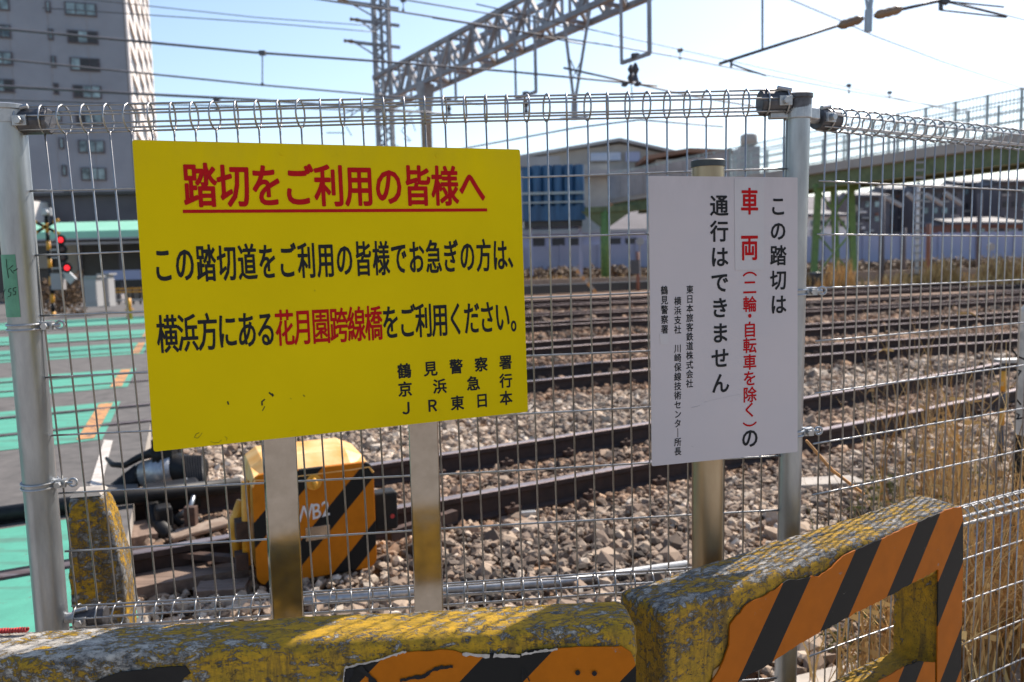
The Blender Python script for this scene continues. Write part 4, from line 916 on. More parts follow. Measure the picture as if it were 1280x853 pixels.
# ---- tower block
TY = 91; cn = at_y(159, 90, TY); fa = math.radians(20); f1d = Vector((-math.cos(fa), math.sin(fa)*-1, 0)); f2d = Vector((-math.sin(fa), math.cos(fa), 0))
f1d = Vector((-math.cos(fa), -math.sin(fa), 0))
FH = 2.98
tw = root('apartment_tower', (cn.x, cn.y, 0), 'grey apartment tower at the top left with a sunlit white gridded end', 'apartment tower')
mb = MB(); o0 = Vector((cn.x, cn.y, 0)); L1, L2, HT = 46, 50, 46
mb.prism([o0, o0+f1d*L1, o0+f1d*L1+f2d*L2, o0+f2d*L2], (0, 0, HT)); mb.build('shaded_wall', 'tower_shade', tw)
n1 = Vector((math.sin(fa), -math.cos(fa), 0)); n2 = Vector((math.cos(fa), math.sin(fa), 0))
mb = MB()
for u in np.arange(0, L1, 3.6): mb.box(o0+f1d*u+n1*.01+ZV*HT/2, .02, .025, HT/2, (f1d, n1, ZV))
mb.build('wall_joint', 'grey_sheet', tw)
# thin course lines between storeys
zrow = [at_y(100, y, TY-9).z for y in (11, 46, 80, 115, 149, 183, 217)]
zf = [at_y(98, y, TY-5.5).z for y in (11.5, 46.5, 80.5, 115, 149, 183, 217)]
def wins(u0, u1, panes, z, h):
    mb = MB(); c_ = o0+f1d*((u0+u1)/2)+n1*.06+ZV*z; mb.box(c_, (u1-u0)/2+.1, .08, h/2+.1, (f1d, n1, ZV)); w = mb.build('window', 'house_dark', tw)
    for k in range(panes):
        mb = MB(); uw = (u1-u0)/panes; mb.box(o0+f1d*(u0+uw*(k+.5))+n1*.16+ZV*z, uw/2-.06, .03, h/2-.02, (f1d, n1, ZV)); mb.build('window_pane', 'glass' if random.random() < .75 else 'dark_gap', w)
def uon(px, py):                                      # where a picture point meets the grey face
    d = ray(px, py); t = (o0-CAM).dot(n1)/d.dot(n1); q = CAM+d*t; return (q-o0).dot(f1d), q.z
for yy in (11.5, 46, 80, 114, 148, 182, 216, 248):
    ua, z = uon(119+yy*.06, yy+2); ub, _ = uon(81+yy*.10, yy); wins(ua, ub, 3, z, 1.15)
    ua, z = uon(61+yy*.10, yy-2.5); ub, _ = uon(57+yy*.10, yy-2.5); wins(ua, ub, 1, z, .95)
    ua, z = uon(10+yy*.06, yy-6); ub, _ = uon(-12+yy*.06, yy-6); wins(ua, ub, 2, z, 1.15)
# sunlit end: balcony grid; floors and piers proud of dark openings
mb = MB(); mb.box(o0+f2d*L2/2+n2*.05+ZV*HT/2, L2/2, .05, HT/2, (f2d, n2, ZV)); mb.build('balcony_recess', 'dark_gap', tw)
nb = 4; bw = L2/nb
for k in range(nb+1):
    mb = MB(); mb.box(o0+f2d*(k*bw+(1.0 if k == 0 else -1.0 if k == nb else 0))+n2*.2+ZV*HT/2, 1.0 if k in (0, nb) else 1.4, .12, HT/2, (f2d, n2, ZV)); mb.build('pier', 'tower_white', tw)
z = .4
while z < HT:
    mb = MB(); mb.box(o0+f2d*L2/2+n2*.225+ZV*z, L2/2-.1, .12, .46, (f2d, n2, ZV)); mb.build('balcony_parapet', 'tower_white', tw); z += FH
# ---- low grey building behind the station, station with mint canopy
s = root('station_building', (at_y(100, 370, 50).x, 50, 0), 'low station building with a mint green canopy roof at the left', 'station')
mb = MB(); pbox(mb, -60, 243, 172, 283, 60, 12); mb.build('upper_wall', 'house_dark', s)
mb = MB(); pbox(mb, -60, 240, 260, 244, 59.5, .6); mb.build('wall_cap', 'dark_gap', s)
mb = MB(); pbox(mb, -60, 300, 260, 390, 56, 6); mb.build('ground_floor', 'dark_gap', s)
mb = MB(); a = at_y(-60, 279, 49); b = at_y(260, 276, 49)
for (q, dep) in ((0, 0),): 
    mb.prism([Vector((a.x, 49, at_y(60, 293, 49).z)), Vector((a.x, 49, at_y(60, 290, 49).z)), Vector((a.x, 55, at_y(60, 279, 49).z+.4)), Vector((a.x, 55, at_y(60, 283, 49).z+.2))], (b.x-a.x, 0, 0))
mb.build('canopy_roof', 'mint', s)
mb = MB(); pbox(mb, -60, 290, 260, 298, 48.9, .12); mb.build('canopy_fascia', 'mint', s)
mb = MB(); pbox(mb, -60, 303, 260, 306, 49.2, .3); mb.build('canopy_beam', 'grey_sheet', s)
m_ = 0
for px in (33, 78, 98, 150, 205):
    mb = MB(); pbox(mb, px, 300, px+3, 385, 50.5, .3); mb.build('canopy_post', 'house_dark', s)
for (x0, x1, y0, y1) in ((36, 60, 318, 336), (78, 97, 306, 352)):
    mb = MB(); pbox(mb, x0, y0, x1, y1, 55.6, .3); mb.build('wall_panel', 'wall_beige', s)
mb = MB(); pbox(mb, 128, 338, 175, 350, 50, .3); mb.build('sign_panel', 'wall_blue', s)
o = MB(); pbox(o, 28, 251, 41, 284, 58, 4); tag(o.build('white_hut', 'tower_white'), 'small bright white building piece above the mint canopy beside the fence post', 'hut')
# white switch cabinets
for i, (x0, x1, y0, y1, Y, lb) in enumerate(((105, 121, 345, 384, 30, 'tall white equipment cabinet, left one of the pair under the canopy'), (121, 136, 342, 384, 31, 'tall white equipment cabinet, right one of the pair under the canopy'))):
    r = root('equipment_cabinet', (at_y((x0+x1)/2, y1, Y).x, Y, 0), lb, 'cabinet', 'white cabinets at the far side of the crossing')
    mb = MB(); pbox(mb, x0, y0+2, x1, y1, Y, .5); bevel(mb.build('cabinet_body', 'roof_pale', r), .02)
    mb = MB(); pbox(mb, x0+1, y0+6, x1-1, y1-5, Y-.03, .02); mb.build('cabinet_door', 'grey_sheet', r)
    mb = MB(); pbox(mb, x0-.6, y0, x1+.6, y0+2, Y-.05, .6); mb.build('cabinet_roof', 'roof_pale', r)
# yellow crossing fence and small yellow bollard
r = root('barrier_rail', (at_y(150, 372, 33).x, 33, 0), 'yellow and black rail fence at the far side of the crossing', 'rail fence')
for k, py in enumerate((360, 364, 374)):
    mb = MB(); pbox(mb, 118, py, 215, py+1.8, 33, .06); mb.build('rail_bar', 'yellow_paint' if k < 2 else 'white_paint', r)
for px in range(120, 215, 9):
    mb = MB(); pbox(mb, px, 358, px+1.6, 381, 33.1, .06); mb.build('rail_post', 'black_band', r)
mb = MB(); pbox(mb, 138, 368, 152, 378, 33.6, .4); mb.build('concrete_base', 'grey_sheet', r)
p = at_y(161, 380, 27); mb = MB(); mb.tube([(p.x, 27, 0), (p.x, 27, .45), (p.x, 27, .5)], [.10, .08, .16], 10); mb.tube([(p.x, 27, .5), (p.x, 27, .85)], .075, 10); tag(mb.build('marker_cone', 'yellow_paint', smooth=True), 'small yellow marker cone in front of the yellow rail fence', 'cone')
# ---- crossing signal with red lamps
Y = 30.5; p = at_y(66, 380, Y); sx = p.x
cs = root('crossing_signal', (sx, Y, 0), 'level crossing signal post with crossed boards and two lit red lamps', 'crossing signal')
zz = lambda py: at_y(66, py, Y).z
nbd = 12; z0, z1 = 0, zz(268)
for k in range(nbd):
    mb = MB(); a = z0+(z1-z0)*k/nbd; b = z0+(z1-z0)*(k+1)/nbd; mb.tube([(sx, Y, a), (sx, Y, b)], .07, 12); mb.build('post_band', 'black_band' if k % 2 else 'yellow_paint', cs, smooth=True)
mb = MB(); mb.box((sx+.05, Y, zz(265)), .16, .12, .14); mb.tube([(sx+.1, Y-.12, zz(266)), (sx+.1, Y-.26, zz(266))], .10, 12); bevel(mb.build('bell', 'galv', cs), .02)
for sg in (1, -1):
    mb = MB(); cz = zz(284)
    for k in range(5):
        t0 = -.5+k*.2; mb = MB(); a = Vector((sx+1.0*t0, Y-.1, cz+sg*t0*.52)); b = Vector((sx+1.0*(t0+.2), Y-.1, cz+sg*(t0+.2)*.52)); mb.bar(a, b, .03, .11, ZV); mb.build('cross_board', 'black_band' if k % 2 else 'yellow_paint', cs)
for i, (px, py, on) in enumerate(((76, 300, 1), (78, 312, 0), (79, 322, 0), (84, 335, 1))):
    q = at_y(px, py, Y-.25)
    mb = MB(); mb.tube([q+Vector((0, .22, 0)), q], [.06, .17], 16); mb.tube([q+Vector((0, -.01, 0)), q+Vector((0, .0, 0))], .19, 20); l = mb.build('lamp_housing', 'black_band', cs)
    mb = MB(); mb.tube([q+Vector((0, -.02, 0)), q+Vector((0, -.06, 0))], [.10, .07], 16); mb.build('lamp_lens', 'red_lamp' if on else 'dim_lamp', l)
    mb = MB(); mb.bar((sx, Y, q.z), q+Vector((0, .15, 0)), .04); mb.build('lamp_arm', 'galv', cs)
mb = MB(); q = at_y(73, 352, Y); mb.box(q, .2, .15, .3); mb.build('control_box', 'grey_sheet', cs)
mb = MB(); mb.bar(at_y(80, 340, Y), at_y(92, 352, Y), .1, .3); mb.build('gate_arm_root', 'galv', cs)
# tangle of dry shrubs behind the signal
def shrub(name, label, pts, mat, n, sz, grp=None):
    vs, fs, tn = [], [], []
    for (c, rx, ry, rz) in pts:
        for _ in range(n):
            v = Vector((random.gauss(0, 1), random.gauss(0, 1), random.gauss(0, 1))).normalized()*random.random()**.4; q = c+Vector((v.x*rx, v.y*ry, v.z*rz))
            if noise.noise(q*1.3) < -.12: continue
            a = Vector((random.gauss(0, 1), random.gauss(0, 1), random.gauss(0, 1))).normalized(); b = a.orthogonal().normalized(); s_ = sz*random.uniform(.5, 1.4); b0 = len(vs)
            vs += [q-a*s_, q+b*s_*.5, q+a*s_, q-b*s_*.5]; fs.append((b0, b0+1, b0+2, b0+3)); tn += [random.random()]*4
    me = bpy.data.meshes.new(name); me.from_pydata([tuple(v) for v in vs], [], fs); at = me.attributes.new('tone', 'FLOAT', 'POINT'); at.data.foreach_set('value', tn); me.materials.append(M[mat])
    o = bpy.data.objects.new(name, me); COL.objects.link(o); return tag(o, label, 'shrub', grp)
M['twig'] = grass_mat('twig', (.06, .035, .02), (.20, .12, .06)); M['hedge'] = grass_mat('hedge', (.02, .03, .012), (.09, .11, .04))
c = at_y(52, 362, 33); shrub('shrub', 'brown leafless shrub behind the crossing signal post', [(Vector((c.x, 33, .7)), 1.5, .6, .9)], 'twig', 1500, .09)
c = at_y(92, 365, 32); shrub('shrub', 'rusty brown shrub in front of the white cabinets', [(Vector((c.x, 32, 1.0)), .5, .5, 1.2)], 'twig', 900, .07)
# ---- blue grey wall beyond the tracks
wl = root('boundary_wall', (10, 90, 0), 'long blue grey panelled wall beyond the tracks', 'wall')
WY = 88; x = at_y(560, 330, WY).x; xe = at_y(1330, 330, WY).x; wz = at_y(1100, 297, WY).z; k = 0
while x < xe:
    mb = MB(); h = wz-(0 if x > 12 else .35); mb.box((x+2, WY, h/2+.3), 1.97, .08, h/2); mb.build('wall_panel', 'wall_blue', wl)
    mb = MB(); mb.box((x, WY-.15, h/2+.3), .12, .12, h/2+.1); mb.build('wall_pilaster', 'wall_blue', wl); x += 4.0
mb = MB(); mb.box(((at_y(560, 330, WY).x+xe)/2, WY-.05, .55), (xe-at_y(560, 330, WY).x)/2, .3, .55); mb.build('wall_base', 'house_dark', wl)
hs = []
for px in range(560, 1320, 6): q = at_z(px, 345, 0); hs.append((Vector((at_y(px, 340, 84).x, 84+random.uniform(-1, 1), .6)), 1.0, .8, random.uniform(.5, 1.0)))
o = shrub('bank_hedge', 'dark scrubby growth along the foot of the blue grey wall', hs, 'twig', 130, .22); o['kind'] = 'stuff'; o['category'] = 'hedge'
# building with upper windows left of the green column
b2 = root('platform_building', (at_y(700, 330, 92).x, 92, 0), 'pale low building with windows behind the blue grey wall', 'building')
mb = MB(); pbox(mb, 640, 291, 812, 340, 92, 8); mb.build('wall', 'wall_blue', b2)
mb = MB(); pbox(mb, 640, 288, 815, 292, 91, 10); mb.build('roof', 'roof_pale', b2)
for px in (665, 690, 712, 760, 782):
    mb = MB(); pbox(mb, px, 298, px+16, 310, 91.85, .2); w_ = mb.build('window', 'dark_gap', b2)
# ---- overbridge: one straight deck from the left stair house to overhead right
b0 = at_y(700, 250, 79); D0 = Vector((b0.x+1.5, 79, 0)); zd = at_y(1013, 214, 58).z
P58 = at_y(1013, 214, 58); P44 = at_y(1280, 172, 44.6); bd = Vector((P44.x-P58.x, P44.y-P58.y, 0)); sl_ = (zd); bd.normalize(); bn = Vector((bd.y, -bd.x, 0))
if bn.x > 0: bn = -bn                                  # towards our side (left)
BP = Vector((P58.x, P58.y, 0)); zslope = (P44.z-P58.z)/(Vector((P44.x-P58.x, P44.y-P58.y, 0)).length)
fb = root('footbridge', (P58.x, P58.y, 0), 'green steel footbridge with pale mesh railings crossing the tracks', 'footbridge')
def BQ(t, off=0, z=0): return BP+bd*t-bn*(-off)+ZV*(zd+z) if False else BP+bd*t+bn*off+ZV*(zd+z)
T0, T1 = -25, 26
mb = MB(); mb.bar(BQ(T0, -1.6, .0), BQ(T1, -1.6, .0), 3.6, .35); mb.build('deck', 'grey_sheet', fb)
mb = MB(); mb.bar(BQ(T0, .28, .05), BQ(T1, .28, .05), .12, .6); mb.build('fascia', 'wall_beige', fb)
for of in (-.1, -3.1):
    mb = MB(); mb.bar(BQ(T0, of, -.75), BQ(T1, of, -.75), .3, .9); mb.build('girder', 'green_dull', fb)
    mb = MB(); mb.bar(BQ(T0, of, -1.22), BQ(T1, of, -1.22), .6, .05); mb.build('girder_flange', 'green_dull', fb)
for t in np.arange(T0, T1, 1.6):
    mb = MB(); mb.bar(BQ(t, -.2, -.7), BQ(t, -3.0, -.7), .15, .5); mb.build('cross_beam', 'green_dull', fb)
k = 0; t = T0
while t < T1:
    for of in (.3, -3.5):
        mb = MB(); mb.bar(BQ(t, of, .2), BQ(t, of, 2.65), .12, .12, bd); mb.build('railing_post', 'pale_rail', fb)
    t += 1.9
for of in (.3, -3.5):
    for z in (.45, 1.0, 1.55, 2.1, 2.6):
        mb = MB(); mb.bar(BQ(T0, of, z), BQ(T1, of, z), .06, .065); mb.build('railing_bar', 'pale_rail', fb)
mb = MB(); t = T0
while t < T1: mb.bar(BQ(t, .3, .25), BQ(t, .3, 2.6), .032, .032, bd); t += .21
o = mb.build('railing_mesh', 'pale_rail', fb); o['kind'] = 'stuff'
# solid grey sheeting on the farther left span
t = T0
while t < -8.0:
    mb = MB(); mb.box(BQ(t+.95, .38, 1.25), .92, .03, 1.15, (bd, bn, ZV)); mb.build('side_sheet', 'grey_sheet', fb); t += 1.9
# supports: braced tower and single column with bracket
def lattice_tower(px0, px1, pyt, pyb, Yt):
    c0 = at_y(px0, pyb, Yt); c1 = at_y(px1, pyb, Yt); zt_ = zd-1.2
    for c_ in (c0, c1):
        for dy in (0, 3.0):
            mb = MB(); mb.bar((c_.x+(-.3 if c_ is c0 else .3), Yt+dy, 0), (c_.x, Yt+dy, zt_), .38, .38, Vector((0, 1, 0))); mb.build('tower_leg', 'green_steel', fb)
    for (za, zb_) in ((.6, zt_*.5), (zt_*.5, zt_-.2)):
        for s_ in (0, 1):
            mb = MB(); A_ = Vector(((c0.x, c1.x)[s_], Yt, za)); B_ = Vector(((c1.x, c0.x)[s_], Yt, zb_)); mb.bar(A_, B_, .12, .12, Vector((0, 1, 0))); mb.build('tower_brace', 'green_steel', fb)
    mb = MB(); mb.bar((c0.x-.3, Yt, zt_), (c1.x+.5, Yt, zt_), .4, .5); mb.build('tower_head', 'green_steel', fb)
lattice_tower(1022, 1062, 240, 352, 57.5)
q = at_y(757, 350, 77); mb = MB(); mb.tube([(q.x, 77, 0), (q.x, 77, zd-1.1)], .42, 16); mb.build('column', 'green_steel', fb, smooth=True)
mb = MB(); a = at_y(731, 258, 77); b = at_y(812, 244, 77); mb.bar((a.x, 77, zd-1.1), (b.x+3, 77, zd-.9), .8, .5); mb.prism([Vector((q.x-2.2, 76.8, zd-1.2)), Vector((q.x+2.6, 76.8, zd-1.2)), Vector((q.x+.5, 76.8, zd-2.6)), Vector((q.x-.5, 76.8, zd-2.6))], (0, .3, 0)); mb.build('column_head', 'green_dull', fb)
# blue sheeted stair house
bh = root('stair_house', (at_y(690, 275, 80).x, 80, 0), 'blue sheeted stair house at the far end of the footbridge', 'stair house')
for i in range(6):
    x0 = 652+i*13; mb = MB(); a = at_y(x0, 240, 79+i*.15); b = at_y(x0+12.6, 240, 79+i*.15); zt_ = at_y(690, 207 if i else 212, 79).z; zb_ = at_y(690, 274, 79).z
    n = 7
    for k in range(n):
        ang = math.pi*k/(n-1); mb.v.append(Vector(((a.x+b.x)/2-(b.x-a.x)/2*math.cos(ang), 79-.45*math.sin(ang), zb_))); mb.v.append(Vector(((a.x+b.x)/2-(b.x-a.x)/2*math.cos(ang), 79-.45*math.sin(ang), zt_)))
    for k in range(n-1): mb.f.append((2*k, 2*k+2, 2*k+3, 2*k+1)); mb.m.append(0)
    mb.build('blue_sheet', 'blue_sheet', bh, smooth=True)
mb = MB(); pbox(mb, 652, 208, 729, 274, 79.3, 6); mb.build('stair_core', 'blue_sheet', bh)
mb = MB(); pbox(mb, 650, 240, 731, 243, 78.3, .15); pbox(mb, 650, 252, 731, 254, 78.3, .15); mb.build('railing_bar', 'pale_rail', bh)
mb = MB(); pbox(mb, 655, 274, 728, 284, 79, 5); mb.build('stair_soffit', 'dark_gap', bh)
for px in (662, 724):
    mb = MB(); pbox(mb, px, 280, px+4, 345, 80, .4); mb.build('stair_leg', 'wall_blue', bh)
# ---- roofs behind
gb = root('gabled_hall', (at_y(775, 300, 112).x, 112, 0), 'pale gabled hall behind the footbridge with a white and blue lettered strip', 'hall')
def P(px, py, Y): return at_y(px, py, Y)
mb = MB(); mb.prism([P(640, 250, 112), P(880, 250, 112), P(880, 203, 112), P(775, 180, 112), P(700, 190, 112), P(640, 203, 112)], (0, 20, 0)); mb.build('front_wall', 'wall_beige', gb)
mb = MB(); a_, b_, c_ = P(636, 200, 111), P(775, 176, 111), P(886, 201, 111)
mb.prism([a_, b_, b_+ZV*.4, a_+ZV*.4], (0, 22, 0)); mb.prism([b_, c_, c_+ZV*.4, b_+ZV*.4], (0, 22, 0)); mb.build('roof', 'roof_pale', gb)
mb = MB(); pbox(mb, 738, 191, 776, 201, 111.5, .3); mb.build('letter_strip', 'blue_white', gb)
mb = MB(); pbox(mb, 782, 190, 800, 202, 111.6, .3); mb.build('window', 'wall_blue', gb)
lw = root('low_roof_house', (at_y(700, 300, 100).x, 100, 0), 'long flat grey eaves just behind the blue stair house', 'house')
mb = MB(); pbox(mb, 630, 196, 700, 208, 100, 10); mb.build('roof', 'roof_pale', lw); mb = MB(); pbox(mb, 640, 207, 760, 300, 101, 8); mb.build('wall', 'wall_beige', lw); mb = MB(); pbox(mb, 720, 212, 808, 218, 99, 12); mb.build('eaves', 'grey_sheet', lw)
mb = MB(); pbox(mb, 655, 258, 732, 276, 78.6, .2); mb.build('stair_apron', 'blue_sheet', bh)
bt_ = root('tin_roof_house', (at_y(860, 300, 105).x, 105, 0), 'small house with a rusty brown tin roof left of the white board top', 'house')
mb = MB(); a_, b_, c_ = P(806, 200, 104), P(862, 190, 104), P(916, 192, 104); mb.prism([a_, b_, c_, c_+ZV*.5, b_+ZV*.5, a_+ZV*.5], (0, 9, 0)); mb.build('roof', 'roof_brown', bt_)
mb = MB(); pbox(mb, 820, 199, 912, 300, 105, 7); mb.build('wall', 'wall_beige', bt_)
tb = root('tank_building', (at_y(938, 300, 120).x, 120, 0), 'grey stair tower with a round water tank on top, between pipe and corner post', 'building')
mb = MB(); pbox(mb, 926, 183, 950, 330, 120, 5); mb.build('wall', 'grey_sheet', tb)
q = P(936, 175, 121); mb = MB(); mb.tube([q-ZV*.9, q-ZV*.7, q+ZV*.6, q+ZV*.8], [.8, 1.2, 1.2, .9], 14); mb.build('water_tank', 'wall_beige', tb, smooth=True); mb = MB(); pbox(mb, 934, 179, 938, 184, 121, .4); mb.build('tank_stand', 'grey_sheet', tb)
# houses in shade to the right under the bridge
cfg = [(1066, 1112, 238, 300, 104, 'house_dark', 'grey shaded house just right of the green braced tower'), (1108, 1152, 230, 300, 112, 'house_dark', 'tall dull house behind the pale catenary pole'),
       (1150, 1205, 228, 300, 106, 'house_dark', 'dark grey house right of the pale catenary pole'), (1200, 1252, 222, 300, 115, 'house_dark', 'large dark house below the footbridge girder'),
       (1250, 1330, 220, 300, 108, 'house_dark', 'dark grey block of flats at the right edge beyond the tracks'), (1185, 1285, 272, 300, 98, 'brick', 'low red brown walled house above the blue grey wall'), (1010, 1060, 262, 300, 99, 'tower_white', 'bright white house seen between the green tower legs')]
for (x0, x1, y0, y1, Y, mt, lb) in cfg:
    r = root('house', (at_y((x0+x1)/2, 320, Y).x, Y, 0), lb, 'house', 'houses beyond the blue grey wall')
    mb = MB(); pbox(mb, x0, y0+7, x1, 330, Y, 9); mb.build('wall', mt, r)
    a_ = P(x0-2, y0+9, Y-.6); b_ = P((x0+x1)/2, y0, Y-.6); c_ = P(x1+2, y0+9, Y-.6)
    mb = MB(); mb.prism([Vector((a_.x, Y-.8, a_.z)), Vector((c_.x, Y-.8, c_.z)), Vector((c_.x-1, Y+5, b_.z)), Vector((a_.x+1, Y+5, b_.z))], (0, 0, .3)); mb.prism([Vector((a_.x+.5, Y-.3, a_.z)), Vector((a_.x+1, Y+5, b_.z)), Vector((a_.x+.5, Y+9, a_.z))], (.2, 0, 0)); mb.build('roof', 'house_roof', r)
    for px in range(int(x0)+4, int(x1)-6, 12):
        for py in ((y0+14, y0+32) if y1-y0 > 40 else (y0+14,)):
            mb = MB(); pbox(mb, px, py, px+6, py+7, Y-.12, .15); w_ = mb.build('window', 'dark_gap' if random.random() < .6 else 'glass', r)
            if random.random() < .4: mb = MB(); pbox(mb, px-1, py+9, px+9, py+11, Y-.6, .1); mb.build('balcony_rail', 'wall_beige', r)
for r in [o for o in bpy.data.objects if o.name.startswith('house') and o.type == 'EMPTY']:
    k_ = [c_ for c_ in cfg if abs(at_y((c_[0]+c_[1])/2, 320, c_[4]).x-r.location.x) < .01]
    if not k_: continue
    x0, x1, y0, y1, Y, mt, lb = k_[0]
    for _ in range(7):
        px, py = random.uniform(x0+2, x1-8), random.uniform(y0+12, 296); w_, h_ = random.choice(((7, 1.2), (1, 10), (4, 3), (3, 4), (9, 2)))
        mb = MB(); pbox(mb, px, py, px+w_, py+h_, Y-.35, .3); mb.build('wall_fitting', random.choice(('roof_pale', 'wall_beige', 'grey_sheet', 'tower_white', 'glass', 'brick')), r)
for i, (x0, y0, x1, y1) in enumerate(((1104, 245, 1128, 258), (1134, 242, 1148, 254), (1157, 243, 1179, 256), (1181, 241, 1203, 256))):
    mb = MB(); mb.bar(P(x0, y0, 90), P(x1, y1, 90), .5, .35); tag(mb.build('awning', 'roof_pale'), 'pale slanting stair roof, number %s from the green tower along the dark houses' % ('one two three four'.split()[i]), 'awning', 'slanting stair roofs')
hm = MB(); nx, ny = 60, 10
for j in range(ny+1):
    for i in range(nx+1):
        X_ = 15+i*4.0; Y_ = 135+j*12; rise = min(1, j/4)
        hm.v.append(Vector((X_, Y_, rise*(16+3*noise.noise((X_*.03, Y_*.02, 0))+1.2*noise.noise((X_*.2, Y_*.2, 4)))-.2)))
for j in range(ny):
    for i in range(nx): a_ = j*(nx+1)+i; hm.f.append((a_, a_+1, a_+nx+2, a_+nx+1)); hm.m.append(0)
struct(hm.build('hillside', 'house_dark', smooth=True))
# ---- poles in the yard
def pole(px, y0, Y, rad, mat, label, cat='pole', extra=None):
    q = at_y(px, y0, Y); mb = MB(); r = root('yard_pole', (q.x, Y, 0), label, cat); mb.tube([(q.x, Y, 0), (q.x, Y, q.z)], rad, 10); mb.build('pole_shaft', mat, r, smooth=True); return r, q
pole(1103, 244, 44, .14, 'house_dark', 'dark plain pole right of the green braced tower')
r, q = pole(1148, 228, 47, .10, 'tower_white', 'pale lattice pole with step rungs in front of the dark houses')
for k in range(16): mb = MB(); z = .5+k*.42; mb.box((q.x, 46.85, z), .26, .03, .05); mb.build('rung', 'roof_pale', r)
mb = MB(); mb.box((q.x+.2, 46.6, .45), .8, .2, .15); mb.build('pole_foot', 'dark_gap', r)
pole(1161, 280, 60, .16, 'brick', 'short reddish post beside the pale lattice pole'); pole(1225, 242, 62, .16, 'house_dark', 'dark pole left of the right edge houses')
pole(1130, 285, 70, .2, 'house_dark', 'short dark post in front of the blue grey wall'); pole(797, 315, 48, .10, 'brick', 'thin rusty signal post between green column and white board')
mb = MB(); q = at_y(797, 334, 48); mb.box((q.x-.2, 47.8, q.z), .25, .15, .4); tag(mb.build('relay_box', 'dark_steel'), 'small dark relay box on the thin rusty signal post', 'box')
mb = MB(); a_ = at_y(717, 334, 45); b_ = at_y(745, 366, 45); r = root('striped_bar', (b_.x, 45, 0), 'slanting orange and white striped bar near the far tracks', 'striped bar')
for k in range(8): mb = MB(); mb.bar(a_.lerp(b_, k/8), a_.lerp(b_, (k+1)/8), .16, .16); mb.build('bar_band', 'orange_paint' if k % 2 else 'concrete', r)
for i, (px, py) in enumerate(((800, 302), (1238, 309), (1067, 261))):
    q = at_y(px, py, 60); mb = MB(); mb.tube([q, q+Vector((0, -.15, 0))], .28, 12); mb.tube([Vector((q.x, 60.1, 0)), Vector((q.x, 60.1, q.z))], .05, 6); tag(mb.build('signal_disc', 'roof_pale'), ('round pale disc on a thin rod above the rusty signal post', 'round pale disc on a thin rod in front of the blue wall at the right', 'small round pale disc right of the braced tower top')[i], 'disc', 'round discs in the yard')
# bank: dark cable trough and pale kerb between the last track and the wall
mb = MB(); a_ = at_z(660, 363, 0); mb.box((a_.x+8, 50, .25), 20, .5, .25, (TV, NV, ZV)); struct(mb.build('kerb', 'dark_gap'))
mb = MB(); mb.box((a_.x+2, 53, .35), 40, .3, .35, (Vector((1, .05, 0)).normalized(), Vector((-.05, 1, 0)).normalized(), ZV)); struct(mb.build('kerb', 'sleeper'))
mb = MB(); q = at_z(1034, 357, 0); mb.box((q.x, q.y, .4), .9, .5, .4); tag(bevel(mb.build('track_box', 'dark_gap'), .1), 'squat dark box on the ground at the foot of the green tower', 'box')
# ================================================================ OVERHEAD LINE
ga = at_z(640, 62, 8.5); gb_ = at_z(484, 131, 8.5); gd = Vector((gb_.x-ga.x, gb_.y-ga.y, 0)).normalized(); gw = Vector((gd.y, -gd.x, 0))
gt = root('gantry', (gb_.x, gb_.y, 0), 'grey lattice gantry beam spanning the tracks overhead from the left mast', 'gantry')
glen = (gb_-ga).length; bay = .85; n0 = -14; n1_ = int(glen/bay)+1
HB, WB = 1.12, .9
def GP(k, side, top): return Vector((ga.x, ga.y, 8.5))+gd*(k*bay)+gw*(WB/2*side)+ZV*(HB if top else 0)
for side in (-1, 1):
    for top in (0, 1):
        mb = MB(); mb.bar(GP(n0, side, top), GP(n1_, side, top), .15, .15); mb.build('chord', 'truss', gt)
for k in range(n0, n1_):
    for side in (-1, 1):
        mb = MB(); a_, b_ = (GP(k, side, 0), GP(k+1, side, 1)) if (k % 2) else (GP(k, side, 1), GP(k+1, side, 0)); mb.bar(a_, b_, .10, .10); mb.build('web_brace', 'truss', gt)
        mb = MB(); mb.bar(GP(k, side, 0), GP(k, side, 1), .09, .09); mb.build('web_upright', 'truss', gt)
    for top in (0, 1):
        mb = MB(); mb.bar(GP(k, -1, top), GP(k+1, 1, top) if k % 2 else GP(k, 1, top), .09, .09); mb.build('lacing_bar', 'truss', gt)
# lattice mast
mc = Vector((gb_.x, gb_.y, 0))-gd*-.3; ms = root('lattice_mast', mc, 'tall dark lattice mast at the left end of the gantry', 'mast')
hw_ = .30; MHt = 15
for sx_ in (-1, 1):
    for sy_ in (-1, 1): mb = MB(); mb.bar(mc+Vector((sx_*hw_, sy_*hw_, 0)), mc+Vector((sx_*hw_, sy_*hw_, MHt)), .12, .12, Vector((0, 1, 0))); mb.build('mast_leg', 'truss', ms)
k = 0; z = 0
while z < MHt-.6:
    for (a_, b_) in (((-1, -1), (1, -1)), ((1, -1), (1, 1)), ((1, 1), (-1, 1)), ((-1, 1), (-1, -1))):
        mb = MB(); A_, B_ = (a_, b_) if k % 2 else (b_, a_); mb.bar(mc+Vector((A_[0]*hw_, A_[1]*hw_, z)), mc+Vector((B_[0]*hw_, B_[1]*hw_, z+.6)), .07, .07); mb.build('mast_brace', 'truss', ms)
    z += .6; k += 1
mb = MB(); mb.bar(mc, mc+ZV*MHt, .12, .16, Vector((0, 1, 0))); mb.build('mast_duct', 'truss', ms)
